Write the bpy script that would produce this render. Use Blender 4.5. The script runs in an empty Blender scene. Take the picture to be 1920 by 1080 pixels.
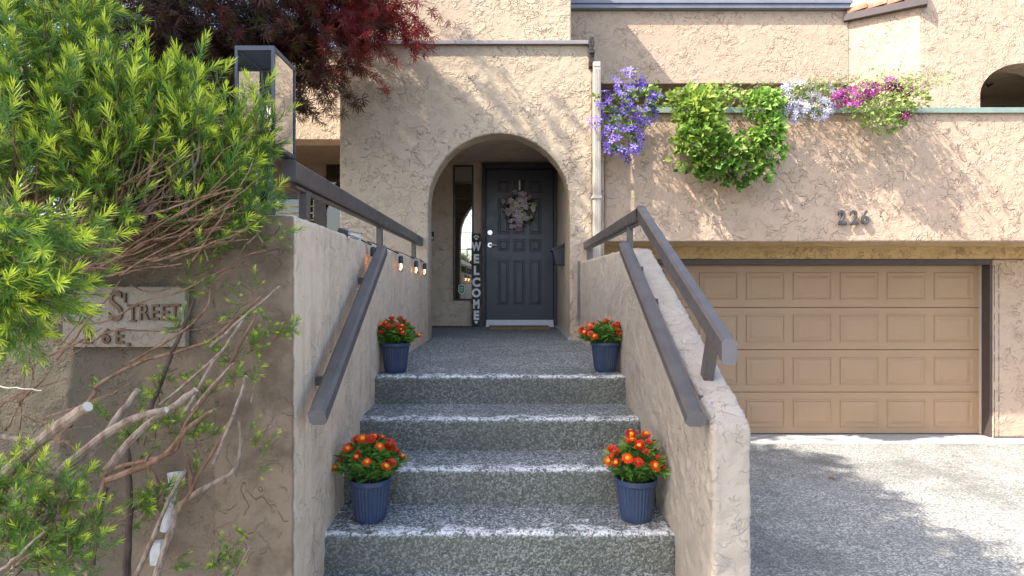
import bpy, math, random
import numpy as np
from mathutils import Vector, Matrix
R = math.radians
rng = np.random.default_rng(7)
random.seed(7)
S = bpy.context.scene
COL = S.collection
F = 1100.0           # focal length in photo pixels (1920 wide)
CZ = 1.79            # camera height above the driveway

# ---------------------------------------------------------------- camera, sky, sun, exposure
cam_d = bpy.data.cameras.new('camera'); cam = bpy.data.objects.new('camera', cam_d); COL.objects.link(cam)
cam_d.sensor_width = 36.0; cam_d.lens = 36.0 * F / 1920.0
cam.location = (0, 0, CZ); cam.rotation_euler = (R(90), 0, 0)
cam_d.clip_start = 0.02; cam_d.clip_end = 500
S.camera = cam
LIGHT = Vector((0.80, 0.40, -1.0)).normalized()      # the way sunlight travels
world = bpy.data.worlds.new('World'); S.world = world; world.use_nodes = True
wn = world.node_tree.nodes; bg = wn['Background']
sky = wn.new('ShaderNodeTexSky'); sky.sky_type = 'NISHITA'; sky.sun_disc = False
sky.sun_elevation = math.asin(-LIGHT.z); sky.sun_rotation = math.atan2(-LIGHT.x, -LIGHT.y)
sky.air_density = 1.0; sky.dust_density = 2.5; sky.ozone_density = 0.6
world.node_tree.links.new(sky.outputs[0], bg.inputs[0]); bg.inputs[1].default_value = 0.15
sun_d = bpy.data.lights.new('sun', 'SUN'); sun = bpy.data.objects.new('sun', sun_d); COL.objects.link(sun)
sun_d.energy = 3.1; sun_d.angle = R(0.55); sun_d.color = (1.0, 0.93, 0.82)
sun.rotation_euler = LIGHT.to_track_quat('-Z', 'Y').to_euler(); sun.location = (-6, -4, 12)
S.view_settings.view_transform = 'Standard'; S.view_settings.look = 'None'
S.view_settings.gamma = 1.0; S.view_settings.use_curve_mapping = False
S.view_settings.exposure = 1.86
S.cycles.max_bounces = 8; S.cycles.diffuse_bounces = 4; S.cycles.transparent_max_bounces = 12

def P(px, py, D):
    return Vector(((px - 960) / F * D, D, CZ - (py - 540) / F * D))

# ---------------------------------------------------------------- material helpers
class N:
    def __init__(s, name):
        s.m = bpy.data.materials.new(name); s.m.use_nodes = True
        s.t = s.m.node_tree; s.n = s.t.nodes; s.l = s.t.links
        s.b = s.n['Principled BSDF']; s.out = s.n['Material Output']
        g = s.n.new('ShaderNodeNewGeometry'); s.pos = g.outputs['Position']; s.nor = g.outputs['Normal']
    def inp(s, sock, v):
        if isinstance(v, bpy.types.NodeSocket): s.l.new(v, sock)
        elif isinstance(v, (tuple, list)) and len(v) == 3 and sock.type == 'RGBA': sock.default_value = (*v, 1)
        else: sock.default_value = v
    def noise(s, scale, detail=3, rough=.55, vec=None, dist=0.0, color=False):
        x = s.n.new('ShaderNodeTexNoise'); s.inp(x.inputs['Vector'], vec or s.pos)
        x.inputs['Scale'].default_value = scale; x.inputs['Detail'].default_value = detail
        x.inputs['Roughness'].default_value = rough; x.inputs['Distortion'].default_value = dist
        return x.outputs['Color' if color else 'Fac']
    def vor(s, scale, vec=None, feature='F1', out='Distance', rnd=1.0):
        x = s.n.new('ShaderNodeTexVoronoi'); x.feature = feature; s.inp(x.inputs['Vector'], vec or s.pos)
        x.inputs['Scale'].default_value = scale; x.inputs['Randomness'].default_value = rnd
        return x.outputs[out]
    def math(s, op, a, b=0.0, c=0.0, clamp=False):
        x = s.n.new('ShaderNodeMath'); x.operation = op; x.use_clamp = clamp
        s.inp(x.inputs[0], a); s.inp(x.inputs[1], b); s.inp(x.inputs[2], c); return x.outputs[0]
    def vmath(s, op, a, b):
        x = s.n.new('ShaderNodeVectorMath'); x.operation = op
        s.inp(x.inputs[0], a)
        if op == 'SCALE': s.inp(x.inputs[3], b)
        else: s.inp(x.inputs[1], b)
        return x.outputs[0]
    def step(s, v, lo, hi, a=0.0, b=1.0):
        x = s.n.new('ShaderNodeMapRange'); x.interpolation_type = 'SMOOTHSTEP'; s.inp(x.inputs[0], v)
        for i, q in enumerate((lo, hi, a, b)): x.inputs[i + 1].default_value = q
        return x.outputs[0]
    def ramp(s, v, stops):
        x = s.n.new('ShaderNodeValToRGB'); s.inp(x.inputs[0], v); e = x.color_ramp.elements
        while len(e) < len(stops): e.new(.5)
        for i, (p, c) in enumerate(stops): e[i].position = p; e[i].color = (*c, 1)
        return x.outputs[0]
    def mix(s, f, a, b, mode='MIX'):
        x = s.n.new('ShaderNodeMix'); x.data_type = 'RGBA'; x.blend_type = mode
        s.inp(x.inputs[0], f); s.inp(x.inputs[6], a); s.inp(x.inputs[7], b); return x.outputs[2]
    def sep(s, v):
        x = s.n.new('ShaderNodeSeparateXYZ'); s.inp(x.inputs[0], v); return x.outputs
    def bump(s, h, dist=0.01, strength=1.0, prev=None):
        x = s.n.new('ShaderNodeBump'); s.inp(x.inputs['Height'], h)
        x.inputs['Distance'].default_value = dist; x.inputs['Strength'].default_value = strength
        if prev: s.l.new(prev, x.inputs['Normal'])
        return x.outputs[0]
    def fin(s, col=None, rough=.8, nor=None, spec=.3, metal=0.0):
        if col is not None: s.inp(s.b.inputs['Base Color'], col)
        s.inp(s.b.inputs['Roughness'], rough); s.b.inputs['Specular IOR Level'].default_value = spec
        s.b.inputs['Metallic'].default_value = metal
        if nor: s.l.new(nor, s.b.inputs['Normal'])
        return s.m

def stucco(name, base, sc=1.0, depth=.016, dirt=.22, dirtcol=(.2, .15, .11), fine=1.0, drips=0.0, front=None):
    n = N(name)
    w = n.vmath('SUBTRACT', n.noise(3.2 * sc, 2, .5, color=True), (.5, .5, .5))
    p = n.vmath('ADD', n.pos, n.vmath('SCALE', w, .22 / sc))
    a = n.noise(3.6 * sc, 3.0, .55, p)
    b = n.noise(5.4 * sc, 2.5, .55, n.vmath('ADD', p, (7.3, 1.9, 4.4)))
    # trowelled plateaus: sharp broken steps plus thin curling ridges
    st1 = n.step(a, .49, .515); st2 = n.step(b, .525, .55)
    rid = n.step(n.math('ABSOLUTE', n.math('SUBTRACT', b, .47)), .0, .019, 1.0, 0.0)
    rid2 = n.step(n.math('ABSOLUTE', n.math('SUBTRACT', a, .56)), .0, .017, 1.0, 0.0)
    mask = n.step(n.noise(7.0 * sc, 2, .6, n.vmath('ADD', n.pos, (3.1, 8.8, 2.2))), .46, .54)
    mask2 = n.step(n.noise(6.0 * sc, 2, .6, n.vmath('ADD', n.pos, (13.1, 1.8, 6.2))), .44, .56)
    patch = n.step(n.noise(1.7 * sc, 3, .6, n.vmath('ADD', n.pos, (5.5, 2.5, 9.1))), .36, .6, .3, 1.15)
    mask = n.math('MULTIPLY', mask, patch); mask2 = n.math('MULTIPLY', mask2, patch)
    h = n.math('ADD', n.math('MULTIPLY', n.math('MULTIPLY', st1, mask2), .38), n.math('MULTIPLY', n.math('MULTIPLY', st2, mask), .34))
    h = n.math('ADD', h, n.math('MULTIPLY', n.math('MULTIPLY', rid, mask), .85))
    h = n.math('ADD', h, n.math('MULTIPLY', n.math('MULTIPLY', rid2, mask2), .7))
    h = n.math('ADD', h, n.math('MULTIPLY', n.noise(30 * sc, 3, .6), .25 * fine))
    h = n.math('ADD', h, n.math('MULTIPLY', n.noise(11 * sc, 4, .7), .5))
    h2 = n.noise(170, 3, .7)
    nb = n.bump(h, depth, 1.0); nb = n.bump(h2, .0022 * fine, .8, nb)
    big = n.noise(.9, 4, .6); med = n.noise(6, 4, .65)
    c = n.mix(n.step(big, .35, .7, 0, .5), base, tuple(x * .82 for x in base))
    c = n.mix(n.math('MULTIPLY', n.step(med, .45, .72), dirt), c, dirtcol)
    c = n.mix(n.math('MULTIPLY', n.math('MULTIPLY', rid, mask), .12), c, tuple(min(1, x * 1.35) for x in base))
    if drips:
        st = n.noise(1.0, 4, .6, n.vmath('MULTIPLY', n.pos, (16, 16, .9)))
        c = n.mix(n.math('MULTIPLY', n.step(st, .5, .68), drips), c, dirtcol)
        sp = n.step(n.noise(60, 2, .6), .66, .72)
        c = n.mix(n.math('MULTIPLY', sp, drips * 1.2), c, (.08, .06, .05))
    if name == 'stucco_brown_dirty_shaded':
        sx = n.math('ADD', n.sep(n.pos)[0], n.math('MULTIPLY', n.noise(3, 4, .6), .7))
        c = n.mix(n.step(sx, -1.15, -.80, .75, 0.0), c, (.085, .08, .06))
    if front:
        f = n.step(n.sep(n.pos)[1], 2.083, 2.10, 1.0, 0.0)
        fc = n.mix(n.step(med, .4, .7), front, tuple(x * .55 for x in front))  # browner tone for the front face, partly its shade put into the colour
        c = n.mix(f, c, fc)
    return n.fin(c, .92, nb, .15)

def aggregate(name, dark=(.09, .095, .10), light=(.62, .62, .6), scale=95, wear=False, tint=1.0, contrast=1.0):
    n = N(name)
    cell = n.vor(scale, out='Color'); d = n.vor(scale)
    v = n.sep(cell)[0]
    v2 = n.sep(n.vor(scale * 2.3, out='Color'))[1]
    v = n.math('ADD', n.math('MULTIPLY', v, .65), n.math('MULTIPLY', v2, .35))
    col = n.ramp(v, [(0.05, tuple(x * .4 for x in dark)), (.45, dark), (.62, tuple((a + b) / 2.6 for a, b in zip(dark, light))), (.9, light)])
    big = n.noise(2.3, 4, .6)
    col = n.mix(n.step(big, .35, .7, 0, .45), col, tuple(x * .8 for x in dark))
    if name == 'exposed_aggregate_driveway':
        stn = n.noise(.8, 5, .65)
        col = n.mix(n.step(stn, .48, .66, 0, .5), col, (.10, .10, .09))
        col = n.mix(n.step(n.noise(3.1, 3, .6), .62, .72, 0, .35), col, (.08, .075, .07))
    if wear:
        tc = n.n.new('ShaderNodeTexCoord')
        oy = n.sep(tc.outputs['Object'])[1]
        nz = n.sep(n.nor)[2]
        band = n.step(oy, .0, .17, 1.0, 0.0)
        ns = n.noise(1.0, 5, .72, n.vmath('MULTIPLY', n.pos, (11, 17, 11)))
        far = n.step(oy, .2, 2.2, .03, -.06)
        th = n.math('ADD', ns, n.math('ADD', n.math('MULTIPLY', band, .24), far))
        wm = n.math('MULTIPLY', n.step(th, .675, .75), n.step(nz, .45, .8))
        brk = n.math('MULTIPLY', n.step(n.noise(55, 3, .7), .38, .52), n.step(v, .12, .4, .35, 1.0))
        col = n.mix(n.math('MULTIPLY', n.math('MULTIPLY', wm, brk), .85), col, (.8, .79, .76))
        # riser sides are tinted a darker olive brown
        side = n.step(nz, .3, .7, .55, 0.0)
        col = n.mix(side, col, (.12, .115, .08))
    h = n.math('SUBTRACT', 1.0, n.math('MULTIPLY', d, 1.3))
    nb = n.bump(h, .004 * 95 / scale, .9); nb = n.bump(n.noise(25, 4, .6), .006, .7, nb)
    return n.fin(col, .75, nb, .4)

def paint(name, col, rough=.45, var=.15, spec=.5, metal=0.0, fine=.0006, scale=8):
    n = N(name)
    c = n.mix(n.step(n.noise(scale, 4, .6), .35, .7, 0, 1), col, tuple(x * (1 - var) for x in col))
    c = n.mix(n.math('MULTIPLY', n.step(n.noise(90, 2, .6), .6, .75), .25), c, tuple(min(1, x * 1.5 + .01) for x in col))
    r = n.step(n.noise(14, 3, .6), .3, .7, rough * .85, min(1, rough * 1.2))
    return n.fin(c, r, n.bump(n.noise(120, 3, .6), fine, .6), spec, metal)

def leafmat(name, trans=.35, rough=.5, spec=.35):
    n = N(name)
    a = n.n.new('ShaderNodeAttribute'); a.attribute_name = 'Col'
    c = n.mix(.25, a.outputs['Color'], n.mix(n.noise(60, 2), (.0, .0, .0), a.outputs['Color']))
    n.fin(a.outputs['Color'], rough, None, spec)
    tr = n.n.new('ShaderNodeBsdfTranslucent'); n.l.new(a.outputs['Color'], tr.inputs[0])
    mx = n.n.new('ShaderNodeMixShader'); mx.inputs[0].default_value = trans
    n.l.new(n.b.outputs[0], mx.inputs[1]); n.l.new(tr.outputs[0], mx.inputs[2]); n.l.new(mx.outputs[0], n.out.inputs[0])
    return n.m

def barkmat(name, a=(.22, .13, .08), b=(.36, .27, .2), sc=30):
    n = N(name)
    ns = n.noise(1, 4, .7, n.vmath('MULTIPLY', n.pos, (sc, sc, sc * .35)))
    c = n.mix(n.step(ns, .35, .65), a, b)
    c = n.mix(n.math('MULTIPLY', n.step(n.noise(70, 3), .6, .7), .6), c, (.07, .045, .035))
    return n.fin(c, .85, n.bump(ns, .003, .8), .2)

def glassmat(name, tint=(.9, .95, .95), refl=.25, fr=.8):
    n = N(name); n.n.remove(n.b)
    tr = n.n.new('ShaderNodeBsdfTransparent'); tr.inputs[0].default_value = (*tint, 1)
    gl = n.n.new('ShaderNodeBsdfGlossy'); gl.inputs['Roughness'].default_value = .02
    lw = n.n.new('ShaderNodeLayerWeight'); lw.inputs[0].default_value = .35
    f = n.math('ADD', n.math('MULTIPLY', lw.outputs['Fresnel'], fr), refl, clamp=True)
    mx = n.n.new('ShaderNodeMixShader'); n.l.new(f, mx.inputs[0])
    n.l.new(tr.outputs[0], mx.inputs[1]); n.l.new(gl.outputs[0], mx.inputs[2]); n.l.new(mx.outputs[0], n.out.inputs[0])
    return n.m

def emit(name, col, st):
    n = N(name); n.fin(col, .3)
    n.b.inputs['Emission Color'].default_value = (*col, 1); n.b.inputs['Emission Strength'].default_value = st
    return n.m

M = {}
M['tower'] = stucco('stucco_warm_beige', (.51, .40, .29), 1.4, .0125)
M['fascia'] = stucco('stucco_peach_beige', (.51, .37, .27), 1.35, .0125)
M['upper'] = stucco('stucco_pale_beige', (.52, .385, .285), 1.8, .010)
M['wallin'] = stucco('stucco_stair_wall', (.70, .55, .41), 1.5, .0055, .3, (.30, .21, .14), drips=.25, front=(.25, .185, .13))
M['wallright'] = stucco('stucco_grey_stair_wall', (.46, .39, .32), 2.4, .0035, .35, (.22, .19, .16), drips=.12)
M['garden'] = stucco('stucco_brown_dirty_shaded', (.23, .17, .12), 4.2, .0035, .6, (.13, .12, .09), 1.3)  # brown base holds real dirt plus some shade worked into the colour
M['recess'] = stucco('stucco_vestibule', (.68, .55, .41), 1.6, .008)
M['gold'] = stucco('stucco_lintel_tan', (.60, .43, .22), 2.4, .012, .5, (.2, .13, .06))
M['step'] = aggregate('exposed_aggregate_steps', (.125, .135, .13), (.60, .61, .58), scale=125, wear=True)
M['drive'] = aggregate('exposed_aggregate_driveway', (.235, .235, .22), (.68, .66, .60), scale=85)
M['apron'] = aggregate('smooth_concrete_apron', (.42, .42, .41), (.55, .54, .52), scale=160)
M['rail'] = paint('rail_paint_taupe', (.108, .093, .086), .36, .25)
M['railend'] = paint('rail_cap_plastic', (.16, .145, .15), .45, .2)
M['door'] = paint('door_paint_charcoal', (.058, .057, .070), .36, .15)
M['darkframe'] = paint('frame_paint_dark_brown', (.05, .04, .042), .45)
M['gframe'] = paint('garage_frame_brown', (.075, .055, .05), .5)
M['garage'] = paint('garage_door_tan', (.35, .22, .125), .5, .06, fine=.0004, scale=2)
M['cap'] = paint('metal_cap_grey', (.25, .225, .23), .5)
M['greencap'] = paint('metal_cap_grey_green', (.23, .30, .255), .5)
M['gutter'] = paint('gutter_blue_grey', (.20, .215, .26), .4)
M['charred'] = paint('weathered_wood_end', (.05, .042, .04), .9, .6, fine=.01, scale=40)
M['pipe'] = paint('downpipe_cream', (.52, .45, .37), .5, .1)
M['tile'] = paint('clay_tile', (.52, .17, .10), .75, .35, fine=.002, scale=14)
M['white'] = paint('white_paint', (.88, .88, .86), .5, .08)
M['metal'] = paint('brushed_metal', (.7, .7, .7), .25, .1, metal=1.0)
M['thresh'] = paint('aluminium_threshold', (.62, .64, .68), .35, .1, metal=.3)
M['black'] = paint('black_metal', (.02, .023, .03), .35, .2)
M['lantern'] = paint('lantern_paint_blue_grey', (.030, .042, .07), .35, .15)
M['glass'] = glassmat('lantern_glass', (.98, .99, .98), .0, .10)
M['bulbglass'] = glassmat('clear_bulb_glass', (1, 1, 1), .12)
M['winglass'] = glassmat('window_glass', (.35, .38, .4), .62)
M['porchglass'] = glassmat('porch_window_glass', (.5, .5, .45), .05)
M['glass_side'] = glassmat('lantern_side_glass', (.8, .8, .78), .55)
M['dark'] = paint('dark_interior', (.03, .026, .022), .8)
M['woodsign'] = barkmat('weathered_sign_board', (.045, .04, .038), (.09, .08, .075), 12)
M['woodedge'] = barkmat('sign_edge_wood', (.16, .085, .04), (.25, .15, .08), 20)
M['mat'] = barkmat('coir_mat', (.20, .12, .05), (.3, .19, .09), 60)
M['pot'] = paint('pot_plastic_slate_blue', (.036, .056, .112), .4, .15)
M['soil'] = barkmat('potting_soil', (.03, .02, .015), (.06, .045, .03), 90)
M['bark'] = barkmat('yew_bark', (.14, .075, .045), (.27, .17, .115))
M['barkgrey'] = barkmat('cut_branch_bark', (.17, .115, .085), (.33, .26, .21), 40)
M['cutwood'] = paint('fresh_cut_wood', (.75, .66, .52), .8)
M['barkdark'] = barkmat('dark_bark', (.05, .035, .03), (.11, .075, .06))
M['yew'] = leafmat('yew_needles', .3, .4, .4)
M['maple'] = leafmat('maple_leaves', .35)
M['leaf'] = leafmat('vine_leaves', .35, .45)
M['petal'] = leafmat('petals', .35, .6, .2)
M['porch'] = stucco('stucco_porch_brown', (.26, .19, .13), 1.6, .008)
M['plaque'] = stucco('plaque_plaster', (.31, .265, .205), 5, .003, .55, (.2, .18, .15))
M['brass'] = paint('aged_bronze_letters', (.13, .075, .04), .5, .5, metal=.3)
M['pvc'] = paint('old_white_pvc', (.6, .59, .57), .6, .35, scale=30)
M['palefil'] = emit('pale_filament', (1.0, .85, .6), .6)
M['filament'] = emit('warm_filament', (1.0, .42, .08), 4.0)
M['bulbwarm'] = emit('warm_lit_bulb', (1.0, .55, .22), .55)
M['green'] = paint('security_sticker_green', (.02, .28, .10), .5)
M['gravel'] = aggregate('gravel', (.2, .17, .14), (.6, .55, .5), scale=60)
M['numeral'] = paint('bronze_numerals', (.10, .09, .095), .35, .3, metal=.4)
M['asphalt'] = aggregate('asphalt', (.05, .05, .052), (.12, .12, .12), scale=120)

# ---------------------------------------------------------------- object helpers
def link(o, parent=None):
    COL.objects.link(o)
    if parent is not None:
        o.parent = parent; o.matrix_parent_inverse = Matrix.Translation(parent.location).inverted() if parent.parent is None else Matrix.Identity(4)
    return o
def tag(o, label=None, cat=None, group=None, kind=None):
    if label: o['label'] = label
    if cat: o['category'] = cat
    if group: o['group'] = group
    if kind: o['kind'] = kind
    return o
def thing(name, label, cat, loc=(0, 0, 0), group=None):
    o = bpy.data.objects.new(name, None); o.location = loc; o.empty_display_size = .1; COL.objects.link(o)
    return tag(o, label, cat, group)
def par(o, p):            # parent keeping world position (p chain holds translations only)
    o.parent = p
    w = Vector((0, 0, 0)); q = p
    while q is not None: w += q.location; q = q.parent
    # chain: mesh is modelled in world space, so cancel every ancestor translation
    o.matrix_parent_inverse = Matrix.Identity(4)
    o.location = o.location - w
    return o
def setmat(o, m):
    o.data.materials.clear()
    for x in (m if isinstance(m, (list, tuple)) else [m]): o.data.materials.append(x)

class MB:
    """collects polygons; build() links them as one mesh object, vertices in world space"""
    def __init__(s): s.v = []; s.f = []; s.mi = []
    def add(s, verts, faces, mi=0):
        b = len(s.v); s.v += [tuple(v) for v in verts]
        for f in faces: s.f.append([b + i for i in f]); s.mi.append(mi)
        return s
    def box(s, x0, x1, y0, y1, z0, z1, mi=0):
        v = [(x0, y0, z0), (x1, y0, z0), (x1, y1, z0), (x0, y1, z0), (x0, y0, z1), (x1, y0, z1), (x1, y1, z1), (x0, y1, z1)]
        return s.add(v, [(3, 2, 1, 0), (4, 5, 6, 7), (0, 1, 5, 4), (1, 2, 6, 5), (2, 3, 7, 6), (3, 0, 4, 7)], mi)
    def prism(s, pts, axis, a, b, mi=0):
        """pts 2D outline; axis 'x': pts=(y,z); 'y': pts=(x,z); 'z': pts=(x,y)"""
        def mk(p, t): return {'x': (t, p[0], p[1]), 'y': (p[0], t, p[1]), 'z': (p[0], p[1], t)}[axis]
        n = len(pts); v = [mk(p, a) for p in pts] + [mk(p, b) for p in pts]
        fs = [list(range(n))[::-1], list(range(n, 2 * n))] + [(i, (i + 1) % n, n + (i + 1) % n, n + i) for i in range(n)]
        return s.add(v, fs, mi)
    def tube(s, pts, r0, r1=None, sides=8, mi=0, cap=True, capmi=None, wob=0.0):
        pts = [Vector(p) for p in pts]; r1 = r0 if r1 is None else r1
        n = len(pts); b = len(s.v); up = Vector((.13, .31, .94))
        for i, p in enumerate(pts):
            t = (pts[min(i + 1, n - 1)] - pts[max(i - 1, 0)]).normalized()
            u = t.cross(up)
            if u.length < .1: u = t.cross(Vector((1, 0, 0)))
            u.normalize(); w = t.cross(u); r = r0 + (r1 - r0) * i / max(1, n - 1)
            if wob: r *= 1 + random.uniform(-wob, wob)
            for k in range(sides):
                a = 2 * math.pi * k / sides; s.v.append(tuple(p + (u * math.cos(a) + w * math.sin(a)) * r))
        for i in range(n - 1):
            for k in range(sides):
                k2 = (k + 1) % sides
                s.f.append([b + i * sides + k, b + i * sides + k2, b + (i + 1) * sides + k2, b + (i + 1) * sides + k]); s.mi.append(mi)
        if cap:
            s.f.append([b + k for k in range(sides)]); s.mi.append(mi if capmi is None else capmi)
            s.f.append([b + (n - 1) * sides + k for k in range(sides)][::-1]); s.mi.append(mi if capmi is None else capmi)
        return s
    def bar(s, a, b, w, h, ch=0.0, mi=0, endmi=None, vertical_ends=False):
        """rectangular bar from a to b; w sideways, h along its own up; chamfered corners"""
        a = Vector(a); b = Vector(b); t = (b - a).normalized()
        side = t.cross(Vector((0, 0, 1)))
        side = Vector((1, 0, 0)) if side.length < .05 else side.normalized()
        up = side.cross(t).normalized(); hw, hh = w / 2, h / 2
        prof = [(-hw, -hh), (hw, -hh), (hw, hh), (-hw, hh)] if not ch else \
            [(-hw + ch, -hh), (hw - ch, -hh), (hw, -hh + ch), (hw, hh - ch), (hw - ch, hh), (-hw + ch, hh), (-hw, hh - ch), (-hw, -hh + ch)]
        n = len(prof); v = []
        for p in (a, b):
            for x, y in prof:
                q = p + side * x + up * y
                if vertical_ends and abs(t.y) > .2: q = q + t * ((p.y - q.y) / t.y)
                v.append(q)
        s.add(v, [(i, (i + 1) % n, n + (i + 1) % n, n + i) for i in range(n)], mi)
        e = mi if endmi is None else endmi
        s.add(v, [list(range(n))[::-1], list(range(n, 2 * n))], e)
        return s
    def lathe(s, prof, c, sides=24, mi=0, flute=None):
        b = len(s.v); c = Vector(c)
        for j, (r, z) in enumerate(prof):
            for k in range(sides):
                a = 2 * math.pi * k / sides; rr = r * (1 + (flute[j] if flute else 0) * (k % 2))
                s.v.append((c.x + rr * math.cos(a), c.y + rr * math.sin(a), c.z + z))
        for j in range(len(prof) - 1):
            for k in range(sides):
                k2 = (k + 1) % sides
                s.f.append([b + j * sides + k, b + j * sides + k2, b + (j + 1) * sides + k2, b + (j + 1) * sides + k]); s.mi.append(mi)
        return s
    def build(s, name, mat, parent=None, smooth=False, bevel=0, segs=2, origin=None):
        me = bpy.data.meshes.new(name); v = s.v
        if origin is not None: v = [(a[0] - origin[0], a[1] - origin[1], a[2] - origin[2]) for a in v]
        me.from_pydata(v, [], s.f); me.update()
        for m in (mat if isinstance(mat, (list, tuple)) else [mat]): me.materials.append(m)
        me.polygons.foreach_set('material_index', s.mi)
        if smooth: me.polygons.foreach_set('use_smooth', [True] * len(me.polygons))
        o = bpy.data.objects.new(name, me); COL.objects.link(o)
        if origin is not None: o.location = origin
        if parent is not None: par(o, parent)
        if bevel:
            m = o.modifiers.new('bevel', 'BEVEL'); m.width = bevel; m.segments = segs; m.limit_method = 'ANGLE'; m.angle_limit = R(35)
        return o

def rough(o, voxel=.015, disp=.006, size=.06, fine=0.0):
    """a hand-trowelled body: remeshed and really displaced"""
    m = o.modifiers.new('remesh', 'REMESH'); m.mode = 'VOXEL'; m.voxel_size = voxel; m.use_smooth_shade = True
    t = bpy.data.textures.new('trowel', 'CLOUDS'); t.noise_scale = size; t.noise_depth = 3
    d = o.modifiers.new('displace', 'DISPLACE'); d.texture = t; d.strength = disp; d.mid_level = .5; d.texture_coords = 'GLOBAL'
    if fine:
        t = bpy.data.textures.new('grit', 'CLOUDS'); t.noise_scale = size / 4; t.noise_depth = 2
        d = o.modifiers.new('displace_fine', 'DISPLACE'); d.texture = t; d.strength = fine; d.mid_level = .5; d.texture_coords = 'GLOBAL'
    return o

def copy_tree(o, parent=None):
    c = o.copy(); COL.objects.link(c)
    if parent is not None: c.parent = parent
    for ch in list(o.children): copy_tree(ch, c)
    return c

def text_obj(name, s, size, loc, mat, parent, ext=.002, bold=.0, bev=0.0, sx=1.0, align='CENTER', rot=None):
    cu = bpy.data.curves.new('t', 'FONT'); cu.body = s; cu.size = size; cu.extrude = ext; cu.offset = bold
    cu.bevel_depth = bev; cu.align_x = align; cu.align_y = 'CENTER'; cu.resolution_u = 5
    to = bpy.data.objects.new('t', cu); COL.objects.link(to)
    dg = bpy.context.evaluated_depsgraph_get(); me = bpy.data.meshes.new_from_object(to.evaluated_get(dg))
    bpy.data.objects.remove(to); bpy.data.curves.remove(cu)
    me.transform(Matrix.Rotation(R(90), 4, 'X') @ Matrix.Scale(sx, 4, (1, 0, 0)))
    if rot is not None: me.transform(rot)
    me.name = name; me.materials.clear(); me.materials.append(mat)
    o = bpy.data.objects.new(name, me); o.location = loc; COL.objects.link(o)
    if parent is not None: par(o, parent)
    return o

def panel(mb, x0, x1, z0, z1, y, prof, mi=0):
    """raised panel moulding on a face that looks towards -y; prof = (inset, outwards height)"""
    rings = []
    for ins, h in prof:
        rings.append([(x0 + ins, y - h, z0 + ins), (x1 - ins, y - h, z0 + ins), (x1 - ins, y - h, z1 - ins), (x0 + ins, y - h, z1 - ins)])
    v = [p for r in rings for p in r]; fs = []
    for j in range(len(rings) - 1):
        for k in range(4):
            k2 = (k + 1) % 4; fs.append((j * 4 + k, j * 4 + k2, j * 4 + 4 + k2, j * 4 + 4 + k))
    e = (len(rings) - 1) * 4; fs.append((e, e + 1, e + 2, e + 3))
    return mb.add(v, fs, mi)

# fast instanced foliage: templates (verts, tris, param) placed with numpy into one mesh
def scatter(name, temps, pos, dirs, scale, colfn, mat, parent=None, roll=None, smooth=False):
    n = len(pos); pos = np.asarray(pos, float); dirs = np.asarray(dirs, float)
    dirs /= np.linalg.norm(dirs, axis=1, keepdims=True) + 1e-9
    ref = rng.normal(size=(n, 3)) if roll is None else roll
    u = np.cross(dirs, ref); u /= np.linalg.norm(u, axis=1, keepdims=True) + 1e-9
    w = np.cross(dirs, u)
    which = rng.integers(0, len(temps), n); scale = np.broadcast_to(scale, (n,))
    V, T, C = [], [], []; base = 0
    for k, (tv, tt, tp) in enumerate(temps):
        idx = np.where(which == k)[0]
        if not len(idx): continue
        a = tv[None, :, 0:1] * u[idx][:, None] + tv[None, :, 1:2] * w[idx][:, None] + tv[None, :, 2:3] * dirs[idx][:, None]
        v = a * scale[idx][:, None, None] + pos[idx][:, None]
        m = len(tv); V.append(v.reshape(-1, 3))
        T.append((tt[None] + (np.arange(len(idx)) * m)[:, None, None] + base).reshape(-1, 3)); base += m * len(idx)
        C.append(colfn(np.tile(tp, (len(idx), 1)).reshape(len(idx), m, -1), idx).reshape(-1, 3))
    V = np.concatenate(V); T = np.concatenate(T); C = np.concatenate(C)
    me = bpy.data.meshes.new(name); me.vertices.add(len(V)); me.vertices.foreach_set('co', V.ravel().astype(np.float32))
    me.loops.add(T.size); me.loops.foreach_set('vertex_index', T.ravel().astype(np.int32))
    me.polygons.add(len(T)); me.polygons.foreach_set('loop_start', np.arange(0, T.size, 3, dtype=np.int32))
    me.update(calc_edges=True)
    at = me.color_attributes.new('Col', 'FLOAT_COLOR', 'POINT')
    at.data.foreach_set('color', np.concatenate([np.clip(C, 0, 1), np.ones((len(C), 1))], 1).ravel().astype(np.float32))
    me.materials.append(mat)
    o = bpy.data.objects.new(name, me); COL.objects.link(o)
    if parent is not None: par(o, parent)
    return o

# ================================================================ GROUND
def slab(name, x0, x1, y0, y1, z0, z1, m, bevel=0):
    return tag(MB().box(x0, x1, y0, y1, z0, z1).build(name, m, bevel=bevel), kind='structure')
ground = MB().add([(-200, -200, -.06), (200, -200, -.06), (200, 200, -.06), (-200, 200, -.06)], [(0, 1, 2, 3)]).build('ground', M['asphalt']); tag(ground, kind='structure')
slab('driveway', .82, 9.5, -2.2, 6.74, -.05, 0.0, M['drive'])
slab('concrete_apron', .82, 9.5, 6.74, 7.6, -.05, .004, M['apron'])
slab('walkway', -4.0, .68, -2.2, 2.12, -.05, .42, M['drive'])

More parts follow.
